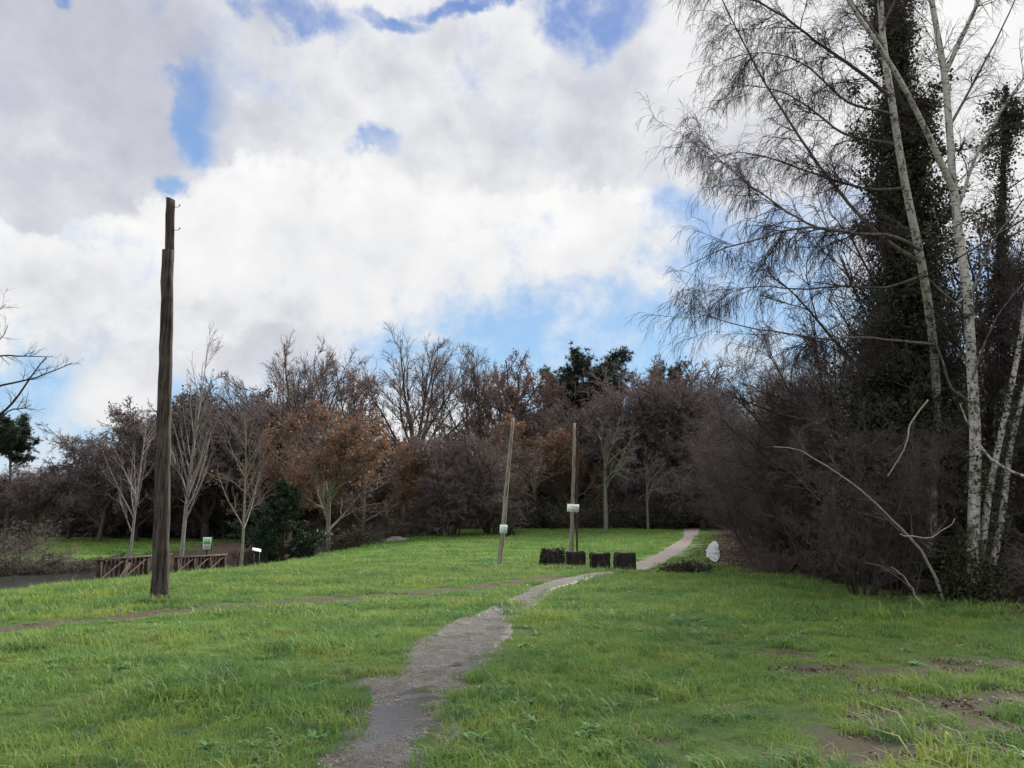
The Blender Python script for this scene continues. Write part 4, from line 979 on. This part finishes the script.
# big dark split pole
b = G(161, 603); b[2] -= .15; tpt = P(169.8, 199, b[1])
pe_ = empty('wooden_pole', (b[0], b[1], b[2] + .15), 'tall dark weathered pole with a split stepped top standing alone on the left', 'pole')
base = b + np.array([0, 0, .15])
s_cut = .865
mid = b * (1 - s_cut) + tpt * s_cut
A, Rr = pole_chain(b, mid, 22, .168, .12, rg, .006); Rr[:3] *= [1.22, 1.1, 1.04]
V, Q, T = rough_pole(A, Rr, base, rg); MB().add(V, Q, T).obj('shaft', M['pole_dark'], pe_)
off = np.array([.032, 0, 0])
A, Rr = pole_chain(mid + off - np.array([0, 0, .25]), tpt + off * .5, 9, .095, .092, rg, .004)
V, Q, T = rough_pole(A, Rr, base, rg, slant=.35); MB().add(V, Q, T).obj('split_top', M['pole_dark'], pe_)
for zz in (207, 230):
    h = P(175, zz, b[1]) - base
    sg = np.array([[h + [-.06, 0, 0], h + [.02, -.0, 0], h + [.09, -.02, -.01], h + [.115, -.02, .03]]])
    mb = MB().tubes(sg, np.array([[.009, .009, .009, .007]]), 6); mb.box(h + [.118, -.02, .035], (.03, .03, .03)); mb.obj('hook', M['metal'], pe_)
kn = MB(); c0 = np.array([.15, -.17, .17])
A = np.array([[c0[0], c0[1], -.02], [c0[0] + .01, c0[1], .12], [c0[0], c0[1] + .02, .26]]) + base; V, Q, T = rough_pole(A, np.array([.09, .1, .04]), base, rg, 10, .15); kn.add(V, Q, T).obj('root_stub', M['block'], pe_)
# leaning pale pole
b = G(499, 567); b[2] -= .2; t_ = P(513, 418, b[1] + .2)
p2_ = empty('wooden_pole', (b[0], b[1], b[2] + .2), 'thin pale grey pole leaning right with a small square notice on it', 'pole'); base = np.array(p2_.location)
A, Rr = pole_chain(b, t_, 16, .11, .062, rg, .008); V, Q, T = rough_pole(A, Rr, base, rg, 12, .05); MB().add(V, Q, T).obj('shaft', M['pole_pale'], p2_, True)
def board(name, c, w, h, label, cat, tiltx=0., rzz=0., lines=None, mat='white', thick=.012, rol=0.):
    e = empty(name, c, label, cat, rz=rzz); e.rotation_euler = (tiltx, rol, rzz)
    MB().box((0, 0, 0), (w, thick, h)).obj('panel', M[mat], e)
    return e
c = P(503.5, 529, b[1] - .14)
e = board('notice', c, .30, .33, 'small blank-looking white notice nailed to the leaning pale pole', 'sign', rol=.05)
mb = MB(); rr = random.Random(4)
for k in range(4): mb.box((-.01, -.009, .09 - k * .05), (.17 + .03 * rr.random(), .004, .012))
mb.obj('lettering', plain('faded_print', (.5, .54, .58), .6), e)
# sign pole and its darker companion
b = G(571, 561); b[2] -= .2; t_ = P(574.5, 423, b[1])
p3_ = empty('wooden_pole', (b[0], b[1], b[2] + .2), 'upright brown pole behind the blocks carrying the larger white sign', 'pole'); base = np.array(p3_.location)
A, Rr = pole_chain(b, t_, 16, .09, .052, rg, .008); V, Q, T = rough_pole(A, Rr, base, rg, 12, .05); MB().add(V, Q, T).obj('shaft', M['pole_brown'], p3_, True)
b3 = GX(577, b[1] + .25); t3 = P(577.5, 431, b[1] + .25)
p4_ = empty('wooden_post', b3, 'slender dark post standing right against the pole with the larger white sign', 'post'); 
A, Rr = pole_chain(b3 - [0, 0, .2], t3, 16, .05, .032, rg, .008); V, Q, T = rough_pole(A, Rr, b3, rg, 10, .05); MB().add(V, Q, T).obj('shaft', M['pole_dark'], p4_, True)
c = P(573, 508, b[1] - .13)
e = board('white_sign', c, .54, .35, 'larger white rectangular sign with two lines of dark lettering on the upright pole', 'sign', rol=.06)
mb = MB()
rr = random.Random(2)
def scribble(mb, x0, x1, z, hh, w):
    x = x0
    while x < x1:
        ww = w * rr.uniform(.7, 1.3)
        mb.box((x + ww / 2, -.0085, z), (w * .28, .003, hh)); 
        if rr.random() < .75: mb.box((x + ww * .75, -.0085, z + hh * rr.choice([-.4, 0, .4])), (w * .55, .003, hh * .22))
        x += ww * 1.35
scribble(mb, -.15, .13, .055, .075, .05); scribble(mb, -.2, -.15, -.06, .09, .05); scribble(mb, -.09, .2, -.07, .08, .05)
mb.obj('lettering', M['ink'], e)
# ------------------------------------------------------------------ blocks
def block(px, py, w, h, d, label, seed, roundy=.0, grp='dark wooden blocks'):
    g = G(px, py); r_ = np.random.default_rng(seed); n_ = 12
    e = empty('wooden_block', g, label, 'block', grp)
    # superellipsoid-like box with chipped faces
    th = np.linspace(0, 2 * math.pi, 40, endpoint=False); pw = .16 + roundy * .5
    sx = np.sign(np.cos(th)) * np.abs(np.cos(th)) ** pw; sy = np.sign(np.sin(th)) * np.abs(np.sin(th)) ** pw
    zs = np.concatenate([[-.08, 0], np.linspace(.08, .9, 8), [.97, 1.0, 1.0]]); V = []
    for i, z in enumerate(zs):
        k = [1, 1] + [1 + .02 * math.sin(j * 1.7 + seed) for j in range(8)] + [.97, .9, .5]
        f = k[i] * (1 - roundy * max(0, z) ** 3 * .5)
        j = r_.normal(0, .014, (40, 2))
        zz = z * h + (.03 * np.sin(th * 2 + seed) + .012 * r_.normal(size=40)) * h * (z > .85)
        V.append(np.stack([sx * w / 2 * f + j[:, 0], sy * d / 2 * f + j[:, 1], np.broadcast_to(zz, 40)], 1))
    V = np.concatenate(V); m_ = len(zs); I = np.arange(m_ * 40).reshape(m_, 40)
    Q = np.stack([I[:-1], np.roll(I, -1, 1)[:-1], np.roll(I, -1, 1)[1:], I[1:]], -1).reshape(-1, 4)
    V = np.concatenate([V, [V[-40:].mean(0)]]); T = [[I[-1, i], I[-1, (i + 1) % 40], len(V) - 1] for i in range(40)]
    MB().add(V, Q, T).obj('body', M['block'], e)
    C = np.stack([r_.uniform(-w / 2, w / 2, 160) * 1.1, r_.choice([-1, 1], 160) * d / 2 * 1.05, np.abs(r_.normal(0, .05, 160))], 1)
    if roundy:
        C2 = V[r_.choice(len(V), 900)] + r_.normal(0, .03, (900, 3)); C = np.concatenate([C, C2])
    Vc, Qc, t = cards(r_, C, .06); MB().add(Vc, Qc, None, t).obj('weeds', M['undergrowth'] if roundy else M['weed'], e)
    e.rotation_euler[2] = [.1, -.08, .05, .12][seed % 4]
    return e
block(553, 567, .95, .66, .7, 'wide rounded dark block overgrown with weeds, leftmost of the four', 1, .35)
block(576, 568.5, .66, .62, .55, 'dark square block at the foot of the upright pole', 2)
block(600, 571, .64, .62, .55, 'dark square block third from the left, with grass gaps on both sides', 3)
block(625, 572, .66, .64, .58, 'dark square block nearest the path, rightmost of the four', 4)
# brushwood pile
g = G(688, 574); e = empty('brushwood_pile', g, 'low dark heap of brushwood lying on the grass right of the path', 'brush pile')
n_ = 420; S = np.stack([rg.normal(0, .4, n_), rg.normal(0, .26, n_), rg.uniform(0, .26, n_)], 1); az = rg.random(n_) * 6.28
D = np.stack([np.cos(az) * 1.0, np.sin(az), rg.normal(.15, .2, n_)], 1); Pn, Rn = chains(rg, S, D, rg.uniform(.15, .45, n_), 5, .2, -.02, np.full(n_, .012), np.full(n_, .004))
MB().tubes(Pn, Rn, 4, rg).obj('sticks', M['block'], e)
C = rg.normal(0, 1, (2600, 3)) * [.30, .22, .17]; C[:, 2] = np.abs(C[:, 2]); V, Q, t = cards(rg, C, .06); MB().add(V, Q, None, t).obj('dead_leaves', M['ivy'], e)
# flooded rut beside the thicket, its sky gleam partly painted as a pale base colour
fl = [(564.5, 714, 716.5), (563, 711, 718), (561.5, 709.5, 719), (559.5, 706.5, 719.5), (557, 706, 720), (555, 706.8, 719.2), (552.5, 705.8, 719.5), (550, 708, 718), (547.5, 708.5, 719), (545, 711, 717.5), (543, 713, 716)]
V = []
for py, a, b_ in fl:
    Yg = G(712, py)[1]; ga, gb = GX(a, Yg), GX(b_, Yg); V += [ga, gb]
V = np.array(V); V[:, 2] = V[:, 2] + .11
Q = [[2 * k, 2 * k + 1, 2 * k + 3, 2 * k + 2] for k in range(len(fl) - 1)]
tag(mk_obj('flooded_rut', mk_mesh('flooded_rut', V, Q), M['glint']), 'bright narrow strip of standing water under the edge of the thicket', 'standing water', kind='structure')
# ------------------------------------------------------------------ fences by the stream
def railing(A, B, nposts, label, hgt_top=None, brace=False, grp='plank railings by the stream'):
    e = empty('plank_fence', A, label, 'fence', grp); A = np.array(A); B = np.array(B); L = B - A; ln = np.hypot(L[0], L[1]); ang = math.atan2(L[1], L[0]); Rm_ = rotz(ang)
    slope = L[2] / ln
    for i in range(nposts):
        t = i / (nposts - 1); p = L * t; gz = hz(A[0] + p[0], A[1] + p[1]) - A[2] - .2; top = p[2] + .03
        MB().box((p[0], p[1], (gz + top) / 2), (.13, .13, top - gz), Rm_, jit=.006, rng=rg).obj('post', M['fence'], e)
    c = L / 2; Rt = Rm_ @ np.array([[math.cos(-math.atan(slope)), 0, math.sin(-math.atan(slope))], [0, 1, 0], [-math.sin(-math.atan(slope)), 0, math.cos(-math.atan(slope))]])
    MB().box(c + [0, 0, .055], (ln + .25, .17, .05), Rt).obj('top_rail', M['rail'], e)
    pan = MB(); m = int(ln / .2)
    for i in range(m):
        t = (i + .5) / m; p = L * t; gz = hz(A[0] + p[0], A[1] + p[1]) - A[2] - .05; top = p[2] + .0 + rg.normal(0, .01)
        pan.box(np.array([p[0], p[1], (gz + top) / 2]) + Rm_ @ np.array([0, .085, 0]), (.07 + .05 * rng.random(), .03, top - gz), Rm_, tint=rg.random(), jit=.004, rng=rg)
    for i in range(nposts - 1):
        pa = L * (i / (nposts - 1)); pb = L * ((i + 1) / (nposts - 1)); za = hz(A[0] + pa[0], A[1] + pa[1]) - A[2] + .1; MB().tubes(np.array([[[pa[0], pa[1] - .12, za], [pb[0], pb[1] - .12, pb[2] - .05]]]), np.full((1, 2), .04), 4).obj('diagonal_brace', M['rail'], e)
    pan.obj('planking', M['fence'], e)
    if brace:
        a_ = P(117, 583, A[1] - .35) - A; b_ = P(131, 563, A[1] - .1) - A; MB().tubes(np.array([[a_, b_]]), np.array([[.06, .06]]), 4).obj('brace', M['fence_pale'], e)
    return e
railing(P(100, 561.5, 27.5), P(168, 556, 31), 4, 'longer plank railing left of the tall dark pole, with a pale diagonal brace', brace=True)
railing(P(177, 559, 30.5), P(224, 556, 33.5), 4, 'shorter plank railing right of the tall dark pole')
# info board + lectern
def info(px, pyc, w, h, Y, label, kind):
    c = P(px, pyc, Y); g = GX(px, Y)
    e = empty('information_board', g, label, 'sign'); z = c[2] - g[2]
    if kind == 0:
        MB().box((0, .05, (z + h / 2) / 2 - .1), (.09, .06, z + h / 2 + .2)).obj('post', M['dark'], e)
        MB().box((0, 0, z), (w + .06, .03, h + .06)).obj('frame', M['dark'], e)
        MB().box((0, -.022, z), (w, .012, h)).obj('panel', M['white'], e)
        MB().box((0, -.031, z + h * .2), (w * .86, .005, h * .5)).obj('picture', M['green'], e)
        mb = MB()
        for k in range(4): mb.box((0, -.031, z - h * (.12 + .08 * k)), (w * .7, .005, .015))
        mb.obj('lettering', M['ink'], e)
    else:
        a = .3; Rx = np.array([[1, 0, 0], [0, math.cos(a), -math.sin(a)], [0, math.sin(a), math.cos(a)]]); Rz = rotz(.35) @ np.array([[math.cos(.22), 0, math.sin(.22)], [0, 1, 0], [-math.sin(.22), 0, math.cos(.22)]])
        for s in (-1, 1): MB().box(Rz @ np.array([s * w * .3, .03, 0]) + [0, 0, z / 2 - .1], (.07, .07, z + .2)).obj('leg', M['dark'], e)
        MB().box((0, 0, z + .02), (w, h * 1.2, .03), Rz @ Rx).obj('panel', M['white'], e)
info(205, 543.5, .38, .56, 38, 'upright green and white information board on a dark post', 0)
info(255.5, 550.3, .42, .32, 40, 'slanted white lectern board beside the dark evergreen', 1)
# rocks on the far bank
gr = 'pale rocks on the stream bank'
for i, (px, Y, s) in enumerate([(388, 54, .5), (396, 54.5, .7), (404, 55, .4), (206, 50, .4), (20, 37, .35), (75, 32, .3), (88, 33, .35)]):
    g = GX(px, Y); r_ = np.random.default_rng(i)
    th = np.linspace(0, 6.283, 12, endpoint=False); V = []
    for f, z in ((1, -.1), (1.05, .1), (.8, .32), (.35, .45)): V.append(np.stack([np.cos(th) * f * s, np.sin(th) * f * s * .7, np.full(12, z * s)], 1) + r_.normal(0, .07 * s, (12, 3)))
    V = np.concatenate(V); I = np.arange(48).reshape(4, 12); Q = np.stack([I[:-1], np.roll(I, -1, 1)[:-1], np.roll(I, -1, 1)[1:], I[1:]], -1).reshape(-1, 4)
    o = mk_obj('rock', mk_mesh('rock', V, Q, [[I[-1, 0], I[-1, k], I[-1, k + 1]] for k in range(1, 11)], np.zeros(48)), M['stone']); o.location = g
    tag(o, 'pale rounded rock low on the stream bank', 'rock', gr)
# ------------------------------------------------------------------ overhead cables
def cable(a, b, r, label):
    t = np.linspace(0, 1, 30)[:, None]; A = a * (1 - t) + b * t; A[:, 2] -= 1.2 * (4 * t * (1 - t))[:, 0]
    base = A[0].copy(); o = MB().tubes((A - base)[None], np.full((1, 30), r), 5).obj('overhead_cable', M['dark']); o.location = base; tag(o, label, 'cable')
def ext(p0, y0, p1, y1, k=2.2):
    a = P(p0[0], p0[1], y0); b_ = P(p1[0], p1[1], y1); return a - (b_ - a) * .2, a + (b_ - a) * k
a, b_ = ext((697, 376), 55, (790, 318), 30); cable(a, b_ + [0, 0, .0], .016, 'lower thicker overhead cable crossing behind the birch twigs')
a, b_ = ext((690, 368), 55, (760, 322), 33); cable(a, b_, .011, 'upper thinner overhead cable crossing behind the birch twigs')

# ------------------------------------------------------------------ world
SUN_AZ, SUN_EL = R(38), R(34)     # azimuth to the right of the view direction (+Y)
w = bpy.data.worlds.new('World'); scene.world = w; w.use_nodes = True; nt = w.node_tree; nt.nodes.clear(); n = NT(nt)
sky = n.n('ShaderNodeTexSky'); sky.sky_type = 'NISHITA'; sky.sun_disc = False; sky.sun_elevation = SUN_EL; sky.sun_rotation = SUN_AZ; sky.air_density = 1.2; sky.dust_density = .6; sky.ozone_density = 1.5
tc = n.n('ShaderNodeTexCoord'); dvec = tc.outputs['Generated']
sp_ = n.n('ShaderNodeSeparateXYZ'); n.l(dvec, sp_.inputs[0])
az = n.math('ARCTAN2', sp_.outputs[0], sp_.outputs[1]); el = n.math('ARCSINE', sp_.outputs[2])
cb = n.n('ShaderNodeCombineXYZ'); n.l(az, cb.inputs[0]); n.l(el, cb.inputs[1])
# warp
wn = n.n('ShaderNodeTexNoise'); n.l(dvec, wn.inputs['Vector']); wn.inputs['Scale'].default_value = 5; wn.inputs['Detail'].default_value = 8; wn.inputs['Roughness'].default_value = .6
wv = n.vmath('SUBTRACT', wn.outputs['Color'], (.5, .5, .5)); wv2 = n.vmath('MULTIPLY', wv.outputs[0], (.2, .2, 0)); pv = n.vmath('ADD', cb.outputs[0], wv2.outputs[0]).outputs[0]
def ae(px, py):
    d = ray(px, py); d = d / np.linalg.norm(d); return math.atan2(d[0], d[1]), math.asin(d[2])
def blob(px, py, rx, ry, amp=1.0):
    a_, e_ = ae(px, py); s = n.vmath('SUBTRACT', pv, (a_, e_, 0)); s2 = n.vmath('MULTIPLY', s.outputs[0], (F / rx, F / ry, 0)); ln = n.vmath('LENGTH', s2.outputs[0]).outputs['Value']
    return n.math('MULTIPLY', n.math('SUBTRACT', 1.6, ln, clamp=True), amp)
def union(bl):
    r_ = blob(*bl[0])
    for x in bl[1:]: r_ = n.math('MAXIMUM', r_, blob(*x))
    return r_
puff = n.noise(dvec, 7.5, 8, .58); puff2 = n.noise(dvec, 20, 6, .6)
hole_list = [(603, 10, 60, 32), (300, 5, 60, 18), (208, 98, 22, 34, .85), (200, 138, 20, 30, .85), (366, 148, 24, 16), (166, 184, 14, 11), (505, -8, 60, 9), (66, 4, 14, 8),
               (640, 345, 190, 52), (700, 330, 90, 40), (590, 305, 60, 22), (760, 290, 100, 90), (500, 385, 220, 36), (45, 412, 80, 60), (215, 405, 110, 36), (1000, 330, 160, 60), (395, 0, 50, 8, .7)]
holes = union(hole_list)
keepc = union([(108, 385, 34, 24), (690, 60, 40, 70, .9)])
hsig = n.math('SUBTRACT', holes, n.math('MULTIPLY', keepc, 1.1))
# outside the picture: broken cloud
gen = n.mr(n.noise(dvec, 2.4, 3, .5), .58, .72); back = n.mr(sp_.outputs[1], .55, .25)
hsig = n.math('MAXIMUM', hsig, n.math('MULTIPLY', gen, back))
hs = n.math('ADD', hsig, n.math('ADD', n.math('MULTIPLY', n.math('SUBTRACT', puff, .5), 2.5), n.math('MULTIPLY', n.math('SUBTRACT', puff2, .5), 1.5)))
hole = n.mr(hs, .1, 1.25)
# cloud shading: greys by place + puffs lit from the sun side
grey = union([(90, 60, 170, 100), (40, 210, 120, 60, .8), (560, 150, 150, 45, .6), (250, 330, 240, 35, .25), (60, 320, 130, 40, .3), (420, 60, 100, 40, .35), (690, 150, 90, 60, .5), (620, 120, 120, 60, .5)])
sd = (math.sin(SUN_AZ) * math.cos(SUN_EL) * .05, math.cos(SUN_AZ) * math.cos(SUN_EL) * .05, .06)
pv2 = n.vmath('ADD', dvec, sd).outputs[0]
lit = n.math('SUBTRACT', puff, n.noise(pv2, 7.5, 8, .58))
lit2 = n.math('SUBTRACT', n.noise(dvec, 15, 7, .6, .3), n.noise(n.vmath('ADD', dvec, (sd[0] * .45, sd[1] * .45, sd[2] * .45)).outputs[0], 15, 7, .6, .3))
lit = n.math('ADD', lit, n.math('MULTIPLY', lit2, .4))
gsig = n.math('ADD', n.math('MULTIPLY', grey, .8), n.math('ADD', n.math('MULTIPLY', n.math('SUBTRACT', n.noise(dvec, 3.0, 8, .5), .5), .9), n.math('MULTIPLY', lit, -1.15)))
front = union([(335, 238, 150, 58), (215, 262, 110, 62), (470, 250, 130, 44), (575, 245, 100, 36), (640, 226, 60, 26), (70, 290, 130, 40), (400, 300, 220, 40)])
fm = n.mr(n.math('ADD', front, n.math('ADD', n.math('MULTIPLY', n.math('SUBTRACT', puff, .5), 1.9), n.math('MULTIPLY', n.math('SUBTRACT', puff2, .5), .9))), .35, .75)
fg = n.math('ADD', n.mr(el, .50, .27, -.42, .16, False), n.math('ADD', n.math('MULTIPLY', lit, -1.2), n.math('MULTIPLY', n.math('SUBTRACT', puff2, .5), .35)))
gsig = n.math('ADD', n.math('MULTIPLY', gsig, n.math('SUBTRACT', 1., fm)), n.math('MULTIPLY', fg, fm))
ccol = n.ramp(n.mr(gsig, -.3, 1.3, 0, 1, False), [(0, (.69, .685, .68)), (.3, (.60, .605, .615)), (.6, (.43, .44, .49)), (1, (.31, .315, .38))])
mul = n.mix(1.0, sky.outputs[0], (.1, .1, .1), 'MULTIPLY')
# the clear air between the clouds, graded by height above the horizon
bl = n.ramp(n.mr(el, .0, .62, 0, 1, False), [(0, (.40, .53, .65)), (.28, (.24, .42, .64)), (1, (.13, .21, .46))])
skyc = n.mix(.85, mul, bl)
boost = n.mr(el, .64, 1.0, 1.0, 1.7)
ccol = n.vmath('MULTIPLY', ccol, (1, 1, 1)); cs_ = n.n('ShaderNodeVectorMath', operation='SCALE'); n.l(ccol.outputs[0], cs_.inputs[0]); n.l(boost, cs_.inputs['Scale'])
fin = n.mix(hole, cs_.outputs[0], skyc)
bg = n.n('ShaderNodeBackground'); n.l(fin, bg.inputs[0]); bg.inputs[1].default_value = 1.0
ow = n.n('ShaderNodeOutputWorld'); n.l(bg.outputs[0], ow.inputs[0])
w.cycles.sampling_method = 'MANUAL'; w.cycles.sample_map_resolution = 512

sl = bpy.data.lights.new('sun', 'SUN'); sl.energy = 5.0; sl.angle = R(22); sl.color = (1, .95, .87)
so = bpy.data.objects.new('sun', sl); COL.objects.link(so)
from mathutils import Vector
dd = Vector((math.sin(SUN_AZ) * math.cos(SUN_EL), math.cos(SUN_AZ) * math.cos(SUN_EL), math.sin(SUN_EL)))
so.rotation_euler = dd.to_track_quat('Z', 'Y').to_euler()
# ------------------------------------------------------------------ camera
cd = bpy.data.cameras.new('camera'); cd.sensor_width = 36; cd.lens = 36 * F / 1024; cd.clip_end = 6000; cd.clip_start = .05
co = bpy.data.objects.new('camera', cd); COL.objects.link(co); co.location = (0, 0, CAMZ); co.rotation_euler = (R(90) + TH, 0, 0); scene.camera = co
vs = scene.view_settings; vs.view_transform = 'Standard'; vs.look = 'None'; vs.exposure = .5; vs.gamma = 1
scene.cycles.max_bounces = 5; scene.cycles.diffuse_bounces = 2; scene.cycles.glossy_bounces = 3; scene.cycles.transmission_bounces = 3; scene.cycles.transparent_max_bounces = 4
scene.cycles.caustics_reflective = False; scene.cycles.caustics_refractive = False
